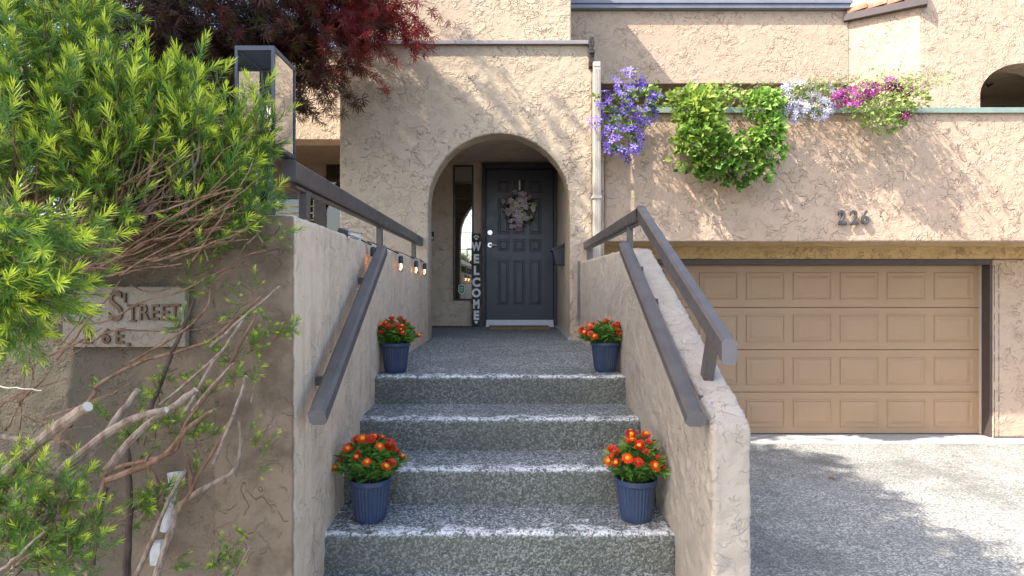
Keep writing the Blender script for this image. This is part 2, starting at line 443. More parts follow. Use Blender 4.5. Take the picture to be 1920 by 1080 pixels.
# ================================================================ STEPS
XL, XR = -.83, .70
steps = thing('front_steps', 'grey exposed aggregate concrete entry steps with white worn edges between the stair walls', 'steps', (0, 3.0, .42))
lev = [(3.54, 6.3, 1.259), (3.134, 3.56, 1.092), (2.80, 3.16, .925), (2.468, 2.83, .758), (2.12, 2.49, .591)]
for i, (y0, y1, z) in enumerate(lev):
    x0, x1 = XL - .04, XR + .0
    org = Vector((0, y0, z))
    o = MB().box(x0, x1, y0, y1, .42 if i else .42, z).build('landing' if i == 0 else 'step', M['step'], steps, origin=org)
    m = o.modifiers.new('bevel', 'BEVEL'); m.width = .02; m.segments = 3
    rough(o, .014, .012, .05, .005)
    if i == 0: o['label'] = 'wide aggregate landing in front of the door'

# ================================================================ TOWNHOUSE
house = thing('townhouse', 'two storey beige stucco townhouse with arched entry, garage and balcony over it', 'house', (0, 6, 0))
YT = 5.98
def arcpts(cx, zs, r, n=28, a0=0, a1=180):
    return [(cx + r * math.cos(R(a0 + (a1 - a0) * i / n)), zs + r * math.sin(R(a0 + (a1 - a0) * i / n))) for i in range(n + 1)]
ax0, ax1 = P(803, 0, YT).x, P(1069, 0, YT).x
acx, ar = (ax0 + ax1) / 2, (ax1 - ax0) / 2
azt = P(0, 250, YT).z; azs = azt - ar
tx0, tx1 = P(637, 0, YT).x, P(1111, 0, YT).x
ttop = P(0, 84, YT).z
out = [(tx0, 0), (tx0, ttop), (tx1, ttop), (tx1, 0), (ax1, 0)] + arcpts(acx, azs, ar) + [(ax0, 0)]
o = MB().prism(out, 'y', YT, YT + .27).build('entry_wall', M['tower'], house); rough(o, .017, .010, .07)
o['label'] = 'entry wall with round arch'
# pilaster beside the tower, behind the downpipe
MB().box(tx1 - .02, P(1133, 0, 6.14).x, 6.14, 6.30, 0, P(0, 200, 6.2).z).build('pilaster', M['tower'], house, bevel=.01)
# vestibule
vz = P(0, 612, 7.95).z; vx1 = ax1 + .015
b = MB(); b.box(-1.60, vx1 + .12, 7.95, 8.1, vz - .3, ttop - .3); b.build('vestibule_back_wall', M['recess'], house)
MB().box(-1.60, -1.50, YT + .271, 7.949, .9, ttop - .301).build('vestibule_side_wall', M['recess'], house)
MB().box(vx1, vx1 + .12, YT + .27, 7.95, .9, ttop - .3).build('vestibule_side_wall', M['recess'], house)
MB().box(-1.50, vx1, YT + .271, 7.949, azt + .12, azt + .2).build('vestibule_ceiling', M['recess'], house)
o = MB().box(-1.50, vx1 - .002, 6.28, 7.95, vz - .2, 1.30).build('vestibule_floor', M['step'], house, origin=Vector((0, 3.54, 0)))
# fix floor to slope gently from landing to the door
for v in o.data.vertices:
    y = v.co.y + 3.54
    if v.co.z > 1.2: v.co.z = 1.259 if y < 7 else vz
# rest of the body behind, closes the block against light
MB().box(tx0, tx1, YT + .26, 9.0, ttop - .3, ttop - .02).build('entry_roof', M['cap'], house)
MB().box(tx0 + .002, -1.602, YT + .272, 9.0, 0, ttop - .3).build('side_wall', M['tower'], house)
MB().box(vx1 + .121, tx1 - .003, YT + .272, 9.0, 0, ttop - .3).build('side_wall', M['tower'], house)
# parapet cap: metal, slightly proud, with lower lip
cx0, cx1 = P(628, 0, YT).x, P(1103, 0, YT).x
o = MB().box(cx0, cx1, YT - .035, YT + .35, ttop, ttop + .035).box(cx0, cx1, YT - .045, YT - .03, ttop - .01, ttop + .03).build('parapet_cap', M['cap'], house, bevel=.004)
b = MB()
for k in range(9):
    zz = ttop + .06 - k * .034
    b.box(cx1 - .0 + random.uniform(0, .006), cx1 + .05 + random.uniform(-.006, .012), YT - .06 + random.uniform(-.01, .01), YT + .3, zz - .033, zz)
b.build('rotten_beam_end', M['charred'], house, bevel=.004)
# upper block above the entry
MB().box(P(640, 0, 6.08).x, P(1071, 0, 6.08).x, 6.09, 9.2, ttop + .02, CZ + 4.1).build('upper_wall', M['tower'], house, bevel=.012)['label'] = 'sunlit upper wall above the entry'
# downpipe
dp = MB(); dx0, dx1 = P(1112, 0, 5.92).x, P(1126, 0, 5.92).x; dt = P(0, 122, 5.92).z
dp.box(dx0, dx1, 5.90, 5.965, .3, dt)
for q in (.25, .5, .75): dp.box(dx0 + (dx1 - dx0) * q - .004, dx0 + (dx1 - dx0) * q + .004, 5.893, 5.90, .3, dt - .04)
d_ = dp.build('downpipe', M['pipe'], house, bevel=.006)
MB().box(dx0 - .003, dx1 + .003, 5.895, 6.08, dt - .03, dt + .03).build('pipe_elbow', M['pipe'], d_ and house, bevel=.012)
for z in (CZ + .9, CZ + .1): MB().box(dx0 - .012, dx1 + .012, 5.887, 5.97, z, z + .03).build('pipe_strap', M['pipe'], house, bevel=.003)
# balcony fascia over the garage
YF, YW, YG = 6.20, 7.0, 7.17
fz1, fz0 = P(0, 207, YF).z, P(0, 453, YF).z
fx0, fx1 = P(1133, 0, YF).x, 9.5
o = MB().box(fx0, fx1, YF, YF + .22, fz0, fz1).build('balcony_wall', M['fascia'], house); rough(o, .022, .008, .08)
o['label'] = 'long balcony parapet wall above the garage'
MB().box(fx0 - .03, fx1, YF - .03, YF + .25, fz1, fz1 + .018).box(fx0 - .03, fx1, YF - .035, YF - .023, fz1 - .035, fz1 + .022).build('balcony_cap', M['greencap'], house, bevel=.003)
MB().box(fx0, fx1, YF + .22, 8.4, fz0 + .002, fz0 + .1).build('soffit', M['gold'], house)
MB().box(fx0, fx1, YF + .22, 7.3, fz0 + .1, fz1 - .25).build('planter_bed', M['soil'], house)
# garage wall, lintel, jamb
lz = P(0, 485, YW).z; gx1 = P(1862, 0, YW).x
o = MB().box(.9, fx1, YW, YW + .3, lz, fz0 + .001).build('lintel', M['gold'], house)
o = MB().box(gx1, fx1, YW, YW + .3, 0, lz - .001).build('garage_wall', M['fascia'], house); rough(o, .02, .008, .08)
MB().box(.83, 1.0, YW - .6, YW + .3, 0, lz - .001).build('garage_wall', M['fascia'], house)
# roof over garage interior / behind
MB().box(.9, fx1, YW + .3, 9.5, 0, .02).build('garage_floor', M['apron'], house)
# frame and jambs
gdz = P(0, 497, YG).z; gdx1 = P(1836, 0, YG).x
fr = MB()
fr.box(1.0, gx1 - .001, YW + .02, YG + .05, gdz, lz - .002)
fr.box(gdx1 + .003, gx1 - .001, YW + .012, YG + .05, 0.004, gdz - .001)
for q in (.25, .6): fr.box(gdx1 + .003 + .15 * q, gdx1 + .003 + .15 * q + .012, YW - .001, YW + .013, 0.004, gdz)
fr.build('garage_frame', M['gframe'], house, bevel=.004)
MB().box(gdx1 - .004, gdx1 + .012, YG - .03, YG - .0, .01, gdz).build('weather_strip', M['pipe'], house)
MB().box(gx1 + .001, fx1, YW - .012, YW - .001, 0.004, .02).build('base_flashing', M['gframe'], house)
# garage door: four sections and 32 raised panels
gd = MB(); sec = gdz / 4; pitch = 88 / F * YG; gx0 = gdx1 - 8 * pitch - .02
for r in range(4):
    z0, z1 = r * sec + (.012 if r == 0 else .003), (r + 1) * sec - .003
    gd.prism([(YG + .05, z0), (YG + .004, z0), (YG, z0 + .004), (YG, z1 - .004), (YG + .004, z1), (YG + .05, z1)], 'x', gx0, gdx1)
gd.box(gx0, gdx1, YG + .05, YG + .06, .012, gdz)
gdo = gd.build('garage_door', M['garage'], house)
MB().box(gx0, gdx1, YG - .004, YG + .05, .001, .014).build('rubber_seal', M['black'], gdo)
prof = [(0, -.001), (.006, .010), (.018, .010), (.028, -.0), (.045, .0005), (.075, .009)]
pm = None
for r in range(4):
    for c in range(8):
        x1 = gdx1 - .075 - c * pitch; x0 = x1 - 74 / F * YG; zc = (r + .5) * sec
        if pm is None:
            pb = MB(); w = (x1 - x0) / 2; h = 52 / F * YG / 2
            panel(pb, -w, w, -h, h, 0, prof); pm = pb.build('door_panel', M['garage'], gdo); pm.location = Vector(((x0 + x1) / 2, YG, zc))
        else:
            q = pm.copy(); COL.objects.link(q); q.location = Vector(((x0 + x1) / 2, YG, zc))
# upper right: recessed wall with gutter, slanted sunlit wall, right block with arch
YU = 7.0
uz0, uz1 = P(0, 157, YU).z, P(0, 20, YU).z
ux1 = P(1592, 0, YU).x
MB().box(.5, ux1, YU, YU + .25, uz0, uz1).build('upper_wall', M['upper'], house, bevel=.01)['label'] = 'upper balcony wall with blue grey gutter'
MB().box(.5, ux1, YU + .25, 8.4, uz0 + .005, uz0 + .05).build('recess_ceiling', M['recess'], house)
MB().box(.5, 9.5, 8.4, 8.6, fz0 + .2, CZ + 4.2).build('recess_back_wall', M['recess'], house)
b = MB(); g1 = uz1; b.box(.6, ux1 - .02, YU - .07, YU + .3, g1, g1 + .045); b.box(.6, ux1 - .02, YU - .085, YU - .06, g1 + .05, g1 + .085)
b.box(.6, ux1 + .02, YU - .05, YU + .3, g1 + .07, g1 + .2); b.build('gutter', M['gutter'], house, bevel=.004)
YR = 6.64
rx0 = P(1725, 0, YR).x; rtop = CZ + 4.2
ps = [(ux1, YU), (rx0, YR), (rx0, YU + .4), (ux1, YU + .4)]
ttz = P(0, 30, 6.8).z + .02
MB().prism(ps, 'z', fz1 - .3, ttz).build('slanted_wall', M['upper'], house)['label'] = 'angled wall turned to the sun'
# right block with arch opening
rax, rar = P(1920, 0, YR).x + .01, 84 / F * YR; raz = P(0, 118, YR).z - rar * .72
e = [(rax + rar * math.cos(R(a)), raz + rar * .72 * math.sin(R(a))) for a in range(0, 181, 8)]
out = [(rx0 + .002, fz1 - .3), (rx0 + .002, rtop), (9.5, rtop), (9.5, fz1 - .3), (rax + rar, fz1 - .3)] + e + [(rax - rar, fz1 - .3)]
MB().prism(out, 'y', YR, YR + .3).build('upper_wall', M['upper'], house)['label'] = 'right upper wall with arched balcony opening'
MB().box(rx0 + .3, 9.5, 8.2, 8.35, fz1 - .3, rtop).build('recess_back_wall', M['recess'], house)
MB().box(rx0 + .003, 9.5, YR + .3, 8.4, P(0, 118, YR).z + .1, P(0, 118, YR).z + .15).build('recess_ceiling', M['recess'], house)
MB().box(rx0 + .003, rx0 + .1, YR + .3, 8.4, fz1 - .3, rtop).build('side_wall', M['recess'], house)
# sloped tile strip on the slanted wall
dirv = Vector((rx0 - ux1, YR - YU, 0)).normalized(); nrm = Vector((dirv.y, -dirv.x, 0))
A = Vector((ux1 - .05, YU + .02, ttz)); L = (Vector((rx0, YR, 0)) - Vector((ux1, YU, 0))).length + .12
b = MB(); q0, q1 = A + nrm * .06, A + dirv * L + nrm * .06
b.add([q0, q1, q1 - nrm * .5, q0 - nrm * .5, q0 + Vector((0, 0, .085)), q1 + Vector((0, 0, .085)), q1 - nrm * .5 + Vector((0, 0, .085)), q0 - nrm * .5 + Vector((0, 0, .085))],
      [(3, 2, 1, 0), (4, 5, 6, 7), (0, 1, 5, 4), (1, 2, 6, 5), (2, 3, 7, 6), (3, 0, 4, 7)])
roof = b.build('eave_board', M['gframe'], house, bevel=.004)
tpr = None
for k in range(4):
    b = MB(); s0 = .03 + k * .19; c0 = A + dirv * s0 + Vector((0, 0, .085)) + nrm * .02
    segs = 8; v = []
    for (dd, rr, zz) in ((0, .058, .0), (.21, .072, .02)):
        c = c0 + dirv * dd
        for t in (0, 1):
            for i in range(segs + 1):
                a = math.pi * i / segs; r2 = rr - t * .012
                v.append(c + nrm * (math.cos(a) * r2 * 1.1) - nrm * .03 + Vector((0, 0, zz + math.sin(a) * r2 * 1.35)))
    m = segs + 1; fs = []
    for i in range(segs):
        fs += [(i, i + 1, 2 * m + i + 1, 2 * m + i), (m + i + 1, m + i, 3 * m + i, 3 * m + i + 1), (i + 1, i, m + i, m + i + 1), (2 * m + i, 2 * m + i + 1, 3 * m + i + 1, 3 * m + i)]
    fs += [(0, 2 * m, 3 * m, m), (m - 1, 2 * m - 1, 4 * m - 1, 3 * m - 1)]
    b.add(v, fs); b.build('roof_tile', M['tile'], house, smooth=False)
# left wing behind the railing
YLW = 7.2
wz0, wz1 = P(0, 262, YLW).z, P(0, 99, YLW).z
MB().box(-6.5, tx0 - .002, YLW, YLW + .3, wz0, wz1).build('wing_wall', M['tower'], house, bevel=.01)
MB().box(-6.5, tx0 - .002, YLW - .05, YLW + .35, wz1, wz1 + .05).build('wing_cap', M['cap'], house, bevel=.004)
MB().box(-6.5, tx0 - .002, YLW + .3, 9.0, wz0 + .004, wz0 + .1).build('porch_ceiling', M['porch'], house)
MB().box(-6.5, tx0 - .002, 8.7, 8.85, .2, wz0).build('porch_back_wall', M['porch'], house)
b = MB(); wy = 8.66
def wp(px, py): return P(px, py, wy)
for (a, c_, d, e_) in ((470, 612, 362, 373), (590, 612, 373, 640), (455, 470, 362, 640)):
    p0, p1 = wp(a, d), wp(c_, e_); b.box(p0.x, p1.x, wy - .03, wy + .03, p1.z, p0.z)
wf = b.build('window_frame', M['darkframe'], house)
p0, p1 = wp(470, 373), wp(590, 640); MB().box(p0.x, p1.x, wy, wy + .02, p1.z, p0.z).build('window_pane', M['porchglass'], wf)
for k in range(9):
    z = p0.z - .12 - k * .1; MB().box(p0.x, p1.x, wy - .012, wy - .004, z, z + .02).build('blind_slat', M['gold'], wf)
p0, p1 = wp(612, 300), wp(700, 640); MB().box(p0.x, p1.x, wy - .01, wy + .02, p1.z, p0.z).build('window_pane', M['porchglass'], house)

# ---- front door
YD = 7.95
def dpt(px, py): return P(px, py, YD)
lx0, lx1, lz1, lz0 = dpt(912, 0).x, dpt(1037, 0).x, dpt(0, 319).z, dpt(0, 601).z
fd = MB().box(lx0, lx1, YD - .05, YD - .005, lz0, lz1).build('front_door', M['door'], house, bevel=.003)
b = MB(); fx_0, fx_1, fzt = dpt(904, 0).x, min(dpt(1046, 0).x, vx1 - .002), dpt(0, 308).z
b.box(fx_0, lx0 - .004, YD - .09, YD - .001, vz, fzt); b.box(lx1 + .004, fx_1, YD - .09, YD - .001, vz, fzt); b.box(lx0 - .004, lx1 + .004, YD - .09, YD - .001, lz1 + .005, fzt)
b.box(lx0 - .02, lx0 - .004, YD - .1, YD - .088, vz, fzt - .03)
b.build('door_frame', M['darkframe'], house, bevel=.003)
MB().box(lx0 - .004, lx1 + .004, YD - .12, YD - .052, vz - .02, vz + .025).box(lx0 - .0, lx1 + .0, YD - .09, YD - .052, vz + .025, lz0 + .012).build('threshold', M['thresh'], house, bevel=.003)
cols = [(933, 955), (962, 985), (992, 1015)]
rows = [(339, 363), (371, 440), (448, 472), (488, 572)]
dprof = [(0, -.001), (.004, .007), (.012, .007), (.018, -.0002), (.028, .0004), (.042, .005)]
pc = {}
for r, (ya, yb) in enumerate(rows):
    for c, (xa, xb) in enumerate(cols):
        a, d = dpt(xa, yb), dpt(xb, ya); cc = Vector(((a.x + d.x) / 2, YD - .05, (a.z + d.z) / 2))
        if r not in pc:
            pb = MB(); panel(pb, -(d.x - a.x) / 2, (d.x - a.x) / 2, -(d.z - a.z) / 2, (d.z - a.z) / 2, 0, dprof)
            q = pb.build('door_panel', M['door'], fd); pc[r] = q
        else: q = pc[r].copy(); COL.objects.link(q)
        q.location = cc
p = dpt(919, 437)
def disc(name, c, r, d, mat, parent, sides=16, r2=None):
    b = MB(); b.tube([c, c + Vector((0, -d, 0))], r, r2 or r, sides); return b.build(name, mat, parent, smooth=False, bevel=.002)
disc('deadbolt', Vector((p.x, YD - .05, p.z)), .03, .02, M['metal'], fd)
p = dpt(919, 460); c = Vector((p.x, YD - .05, p.z))
b = MB().tube([c, c + Vector((0, -.015, 0))], .034, .032, 16).tube([c + Vector((0, -.01, 0)), c + Vector((0, -.06, 0)), c + Vector((.02, -.065, 0)), c + Vector((.09, -.06, -.008))], .011, .008, 8)
b.build('door_lever', M['metal'], fd, smooth=False)
text_obj('door_number', '1', .19, dpt(974, 350) + Vector((0, -.068, 0)), M['white'], fd, .004, .003, sx=.8)
p = dpt(973, 430); MB().box(p.x - .052, p.x + .052, YD - .068, YD - .05, p.z - .035, p.z + .06).build('door_knocker', M['plaque'], fd, bevel=.01)
# sidelight
sx0, sx1, sz1, sz0 = dpt(850, 0).x, dpt(888, 0).x, dpt(0, 310).z, dpt(0, 563).z
b = MB(); t = .022
b.box(sx0, sx0 + t, YD - .03, YD - .001, sz0, sz1); b.box(sx1 - t, sx1, YD - .03, YD - .001, sz0, sz1); b.box(sx0 + t, sx1 - t, YD - .03, YD - .001, sz1 - t, sz1); b.box(sx0 + t, sx1 - t, YD - .03, YD - .001, sz0, sz0 + t)
sl = b.build('sidelight_window', M['darkframe'], house, bevel=.003)
MB().box(sx0 + t, sx1 - t, YD - .014, YD - .008, sz0 + t, sz1 - t).build('pane', M['winglass'], sl)
for k in range(1, 8):
    z = sz0 + (sz1 - sz0) * k / 8
    MB().box(sx0 + t, sx1 - t, YD - .019, YD - .0141, z - .0025, z + .0025).build('muntin', M['darkframe'], sl)
p = dpt(866, 543)
b = MB().prism([(p.x - .045, p.z + .06), (p.x, p.z + .075), (p.x + .045, p.z + .06), (p.x + .045, p.z - .03), (p.x, p.z - .075), (p.x - .045, p.z - .03)], 'y', YD - .020, YD - .0142)
st = b.build('sticker', M['white'], sl)
b = MB().prism([(p.x - .036, p.z + .052), (p.x, p.z + .064), (p.x + .036, p.z + .052), (p.x + .036, p.z - .026), (p.x, p.z - .058), (p.x - .036, p.z - .026)], 'y', YD - .0225, YD - .0201)
b.build('sticker', M['green'], sl)
for zz in (.03, .008, -.014): MB().box(p.x - .024, p.x + .024, YD - .0235, YD - .0226, p.z + zz - .003, p.z + zz + .003).build('sticker', M['white'], sl)
p = P(811, 443, YD); MB().box(p.x - .02, p.x + .02, YD - .03, YD - .001, p.z - .06, p.z + .06).box(p.x - .012, p.x + .012, YD - .034, YD - .03, p.z - .045, p.z - .01, 1).build('doorbell', [M['black'], M['white']], house, bevel=.004)
MB().box(-1.49, fx_0 - .01, YD - .16, YD - .15, vz - .02, vz + .012).build('drain_edge', M['black'], house)
gv = MB()
for k in range(230):
    x = random.uniform(-1.2, fx_0 - .03); y = random.uniform(YD - .148, YD - .01); r = random.uniform(.007, .014); z = vz + random.uniform(0, .008)
    gv.add([(x - r, y, z), (x, y - r, z), (x + r, y, z), (x, y + r, z), (x, y, z + r * .8)], [(0, 1, 4), (1, 2, 4), (2, 3, 4), (3, 0, 4)])
tag(gv.build('gravel', M['gravel'], house), kind='stuff')
# base flashing inside the vestibule and the channel at the stair wall
MB().box(vx1 - .03, vx1 - .002, YT + .02, 7.85, vz - .02, vz + .02).build('base_flashing', M['thresh'], house)
ch = P(1086, 0, 5.9)
MB().box(ch.x - .012, ch.x - .004, 5.90, 5.975, P(0, 600, 5.9).z, P(0, 489, 5.9).z).box(ch.x + .002, ch.x + .01, 5.90, 5.975, P(0, 600, 5.9).z, P(0, 489, 5.9).z).build('wall_channel', M['cap'], house)

# ================================================================ STAIR WALLS
lw = MB(); zt = CZ + .262
# left stair wall: inner face slightly skewed
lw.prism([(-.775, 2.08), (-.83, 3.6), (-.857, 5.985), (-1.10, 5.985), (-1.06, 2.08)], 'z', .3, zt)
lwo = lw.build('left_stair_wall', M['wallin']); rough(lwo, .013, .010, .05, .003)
tag(lwo, 'cream stucco wall left of the steps, carrying the upper railing and bulb string', 'wall')
rz = CZ + .235
rw = MB().prism([(2.01, 0.0), (2.01, CZ - .475), (2.06, CZ - .44), (3.43, CZ + .215), (3.50, rz), (5.985, CZ + .262), (5.985, 0.0)], 'x', .687, .82)
rwo = rw.build('right_stair_wall', M['wallright']); rough(rwo, .012, .015, .05, .006)
tag(rwo, 'grey stucco wall with sloping top right of the steps, beside the driveway', 'wall')
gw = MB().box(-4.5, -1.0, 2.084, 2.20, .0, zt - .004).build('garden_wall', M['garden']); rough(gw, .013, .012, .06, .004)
tag(gw, 'dirty brown stucco retaining wall with the plaque, behind yew branches', 'wall')
slab('planter_soil', -4.5, -1.12, 2.21, 5.9, .0, CZ + .1, M['soil'])

# plaque with letters on the garden wall
yp = 2.066
def gp(px, py, y=yp): return P(px, py, y)
a, c = gp(122, 650), gp(352, 537)
pq = thing('street_sign', 'weathered cream plaster plaque with raised street letters on the brown wall', 'sign', (0, yp, a.z))
o = MB().box(a.x, c.x, yp - .014, yp + .012, a.z, c.z).build('plaque', M['plaque'], pq); rough(o, .004, .004, .03)
ly = yp - .018
for s, px, py, sz in (('S', 217, 577, .150), ('T', 249, 587, .078), ('R', 270, 587, .078), ('E', 291, 587, .078), ('E', 310, 587, .078), ('T', 328, 586, .078)):
    pp = gp(px, py, ly); text_obj('letter', s, sz, pp, M['brass'], pq, .003, .0, .0008, sx=.82)
    w, h = sz * .26, sz * .355
    # serifs
    if s in 'T': MB().box(pp.x - .012, pp.x + .012, ly - .005, ly + .005, pp.z - h - .002, pp.z - h + .003).build('letter_serif', M['brass'], pq)
    if s == 'S':
        MB().box(pp.x + w * .9 - .004, pp.x + w * .9 + .002, ly - .005, ly + .005, pp.z + h * .35, pp.z + h * .95).build('letter_serif', M['brass'], pq)
for s, px, py, sz in (('2', 165, 632, .072), ('6', 199, 632, .072), ('E', 224, 632, .072), ('.', 241, 634, .09)):
    text_obj('letter', s, sz, gp(px, py, ly), M['brass'], pq, .003, .0005, .0008, sx=.9)

# ================================================================ RAILINGS
def railing(name, label, loc): return thing(name, label, 'railing', loc)
# left upper rail
hx = -.93
r1 = railing('railing', 'upper taupe metal guard rail on posts along the left stair wall top', (hx, 2.44, zt))
MB().bar((hx, 2.44, CZ + .49), (hx, 5.95, CZ + .47), .062, .085, .008, 0, 1).build('rail', [M['rail'], M['railend']], r1)
for y in (2.63, 4.12, 5.55):
    MB().box(hx - .02, hx + .02, y - .022, y + .022, zt - .01, CZ + .43).build('post', M['rail'], r1, bevel=.003)
for y in (2.63, 4.12, 5.55):
    MB().box(hx - .035, hx + .035, y - .035, y + .035, zt - .006, zt + .010).build('base_plate', M['rail'], r1, bevel=.002)
MB().box(hx - .012, hx + .012, 2.50, 5.9, CZ + .425, CZ + .437).build('rail_channel', M['rail'], r1)
# left lower handrail
r2 = thing('handrail', 'lower sloping metal handrail on the left stair wall face', 'handrail', (-.72, 2.2, CZ - .5))
MB().bar((-.697, 2.10, CZ - .465), (-.745, 3.36, CZ + .215), .062, .066, .012, 0, 1).build('rail', [M['rail'], M['railend']], r2)
for t in (.2, .8):
    pp = Vector((-.697, 2.10, CZ - .465)).lerp(Vector((-.745, 3.36, CZ + .215)), t)
    MB().box(pp.x - .09, pp.x - .02, pp.y - .02, pp.y + .02, pp.z - .06, pp.z - .025).build('bracket', M['rail'], r2)
# right lower handrail
r3 = thing('handrail', 'lower sloping metal handrail on the right stair wall face', 'handrail', (.64, 2.1, CZ - .5))
a_, b_ = Vector((.632, 2.01, CZ - .452)), Vector((.640, 3.34, CZ + .235))
MB().bar(a_, b_, .068, .06, .014, 0, 1).build('rail', [M['rail'], M['railend']], r3)
for t in (.12, .62, .86):
    pp = a_.lerp(b_, t); MB().box(pp.x - .01, .70, pp.y - .025, pp.y + .025, pp.z - .055, pp.z - .025).build('bracket', M['rail'], r3)
for h_, x_, sg_ in ((r2, -.80, 1), (r3, .672, -1)):
    for y_ in (2.32, 3.0):
        z_ = CZ - .42 + (y_ - 2.1) * .53
        MB().tube([(x_, y_, z_ - .07), (x_ + sg_ * .012, y_, z_ - .07)], .008, .007, 6).build('bolt', M['metal'], h_)
# right upper railing
qx = .752
r4 = railing('railing', 'angled taupe metal guard rail above the sloping right stair wall', (qx, 2.0, rz))
k0, k1, k2 = Vector((qx, 2.03, CZ - .222)), Vector((qx, 3.40, CZ + .425)), Vector((qx, 5.96, CZ + .425))
MB().bar(k0, k1 + Vector((0, .03, .014)), .052, .08, .010, 0, 1, True).build('rail', [M['rail'], M['railend']], r4)
MB().bar(k1 + Vector((0, .0, .008)), k2 + Vector((0, 0, .005)), .052, .078, .010).build('rail', M['rail'], r4)
MB().box(qx - .01, qx + .01, 3.5, 5.9, k2.z - .05, k2.z - .036).build('rail_channel', M['rail'], r4)
for y in (3.74, 5.75): MB().box(qx - .018, qx + .018, y - .018, y + .018, CZ + .2, CZ + .39).build('post', M['rail'], r4, bevel=.003)
pb0 = Vector((qx, 2.27, CZ - .36)); MB().bar(pb0, pb0 + Vector((0, -.075, .17)), .04, .05, .004).build('post', M['rail'], r4)
MB().box(qx + .075, qx + .085, 3.2, 3.42, CZ + .07, CZ + .10).build('rail_foot', M['rail'], r4)

# ================================================================ LANTERN
lt = thing('post_lantern', 'tall box lantern with clear glass on a black post beside the yew', 'lantern', (-.965, 2.31, zt))
cx_, cy_ = P(498, 0, 2.31).x, 2.31
MB().lathe([(.0, -.1), (.036, -.1), (.036, .215), (.042, .217), (.042, .225), (.036, .228), (.036, .27), (0, .27)], (cx_, cy_, zt), 20).build('post', M['black'], lt, smooth=False, bevel=.002)
X0, X1 = P(440, 0, 2.2).x, P(514, 0, 2.2).x; Y0, Y1 = 2.2, 2.42; Z0, Z1 = P(0, 275, 2.2).z, P(0, 86, 2.2).z; t = .011
b = MB()
for x in (X0, X1 - t):
    for y in (Y0, Y1 - t): b.box(x, x + t, y, y + t, Z0, Z1)
for z in (Z0, Z1 - t * 1.4):
    for y in (Y0 + .001, Y1 - t - .001): b.box(X0 + t, X1 - t, y, y + t, z, z + t * 1.4)
    for x in (X0 + .001, X1 - t - .001): b.box(x, x + t, Y0 + t, Y1 - t, z, z + t * 1.4)
b.box(X0 + .002, X1 - .002, Y0 + .002, Y1 - .002, Z1 - .003, Z1 + .002); b.box(X0 + t, X1 - t, Y0 + t, Y1 - t, Z0 + .001, Z0 + .007)
b.build('lantern_frame', M['lantern'], lt)
for (x0, x1, y0, y1) in ((X0 + t, X1 - t, Y0 + .004, Y0 + .007), (X0 + t, X1 - t, Y1 - .007, Y1 - .004), (X0 + .004, X0 + .007, Y0 + t, Y1 - t), (X1 - .007, X1 - .004, Y0 + t, Y1 - t)):
    MB().box(x0, x1, y0, y1, Z0 + .016, Z1 - .016).build('glass_pane', M['glass_side' if x1 - x0 < .01 else 'glass'], lt)
bc = Vector(((X0 + X1) / 2 + .012, 2.31, Z0 + .01))
MB().lathe([(0, 0), (.016, 0), (.016, .07), (.013, .08), (0, .08)], bc, 12).build('bulb_socket', M['black'], lt)
bl = MB().lathe([(.012, .08), (.016, .10), (.027, .13), (.030, .155), (.024, .18), (.010, .193), (0, .195)], bc, 16).build('bulb', M['bulbglass'], lt, smooth=True)
b = MB()
for k in range(6):
    a = k * math.pi / 3; b.tube([bc + Vector((.004 * math.cos(a), .004 * math.sin(a), .095)), bc + Vector((.010 * math.cos(a), .010 * math.sin(a), .165))], .0012, .0012, 4)
b.build('filament', M['palefil'], lt)

# ================================================================ STRING LIGHTS
sg = thing('string_lights', 'black cord of clear warm bulbs draped over the left stair wall top', 'string lights', (-.86, 4, zt))
pts = []; xs = lambda y: -.80 - .014 * (y - 2.4) - (.004 * (y - 2.4))
yy = np.linspace(2.9, 5.8, 60)
bulby = [3.3, 4.2, 4.95, 5.5]
cord = []
for y in yy:
    sag = min(abs(y - q) for q in bulby); d = max(0, 1 - sag / .12)
    cord.append((xs(y) - .03 * (1 - d) + .03 * d, y, zt + .012 - .035 * d))
MB().tube(cord, .004, .004, 5).build('cord', M['black'], sg)
for i, y in enumerate(bulby):
    c = Vector((xs(y) + .036, y, zt - .03)); tl = [.0, .02, .03, .05][i]
    so = MB().lathe([(0, 0), (.010, 0), (.017, -.012), (.018, -.05), (.014, -.055), (0, -.055)], c, 12).build('bulb_socket', M['black'], sg)
    MB().lathe([(.013, -.053), (.019, -.07), (.024, -.09), (.021, -.105), (.010, -.118), (0, -.12)], c, 14).build('bulb', M['bulbglass'], sg, smooth=True)
    MB().tube([c + Vector((0, 0, -.06)), c + Vector((.004, 0, -.085)), c + Vector((-.004, 0, -.10))], .006, .005, 6).build('filament', M['filament'], sg)
c = P(645, 436, 2.85); d = Vector((.9, .2, -.25)).normalized()
MB().tube([c - d * .03, c + d * .02], .017, .015, 10).build('bulb_socket', M['black'], sg)
MB().tube([c + d * .02, c + d * .035, c + d * .055, c + d * .075, c + d * .085], .016, .02, 12).build('bulb', M['bulbglass'], sg, smooth=True)

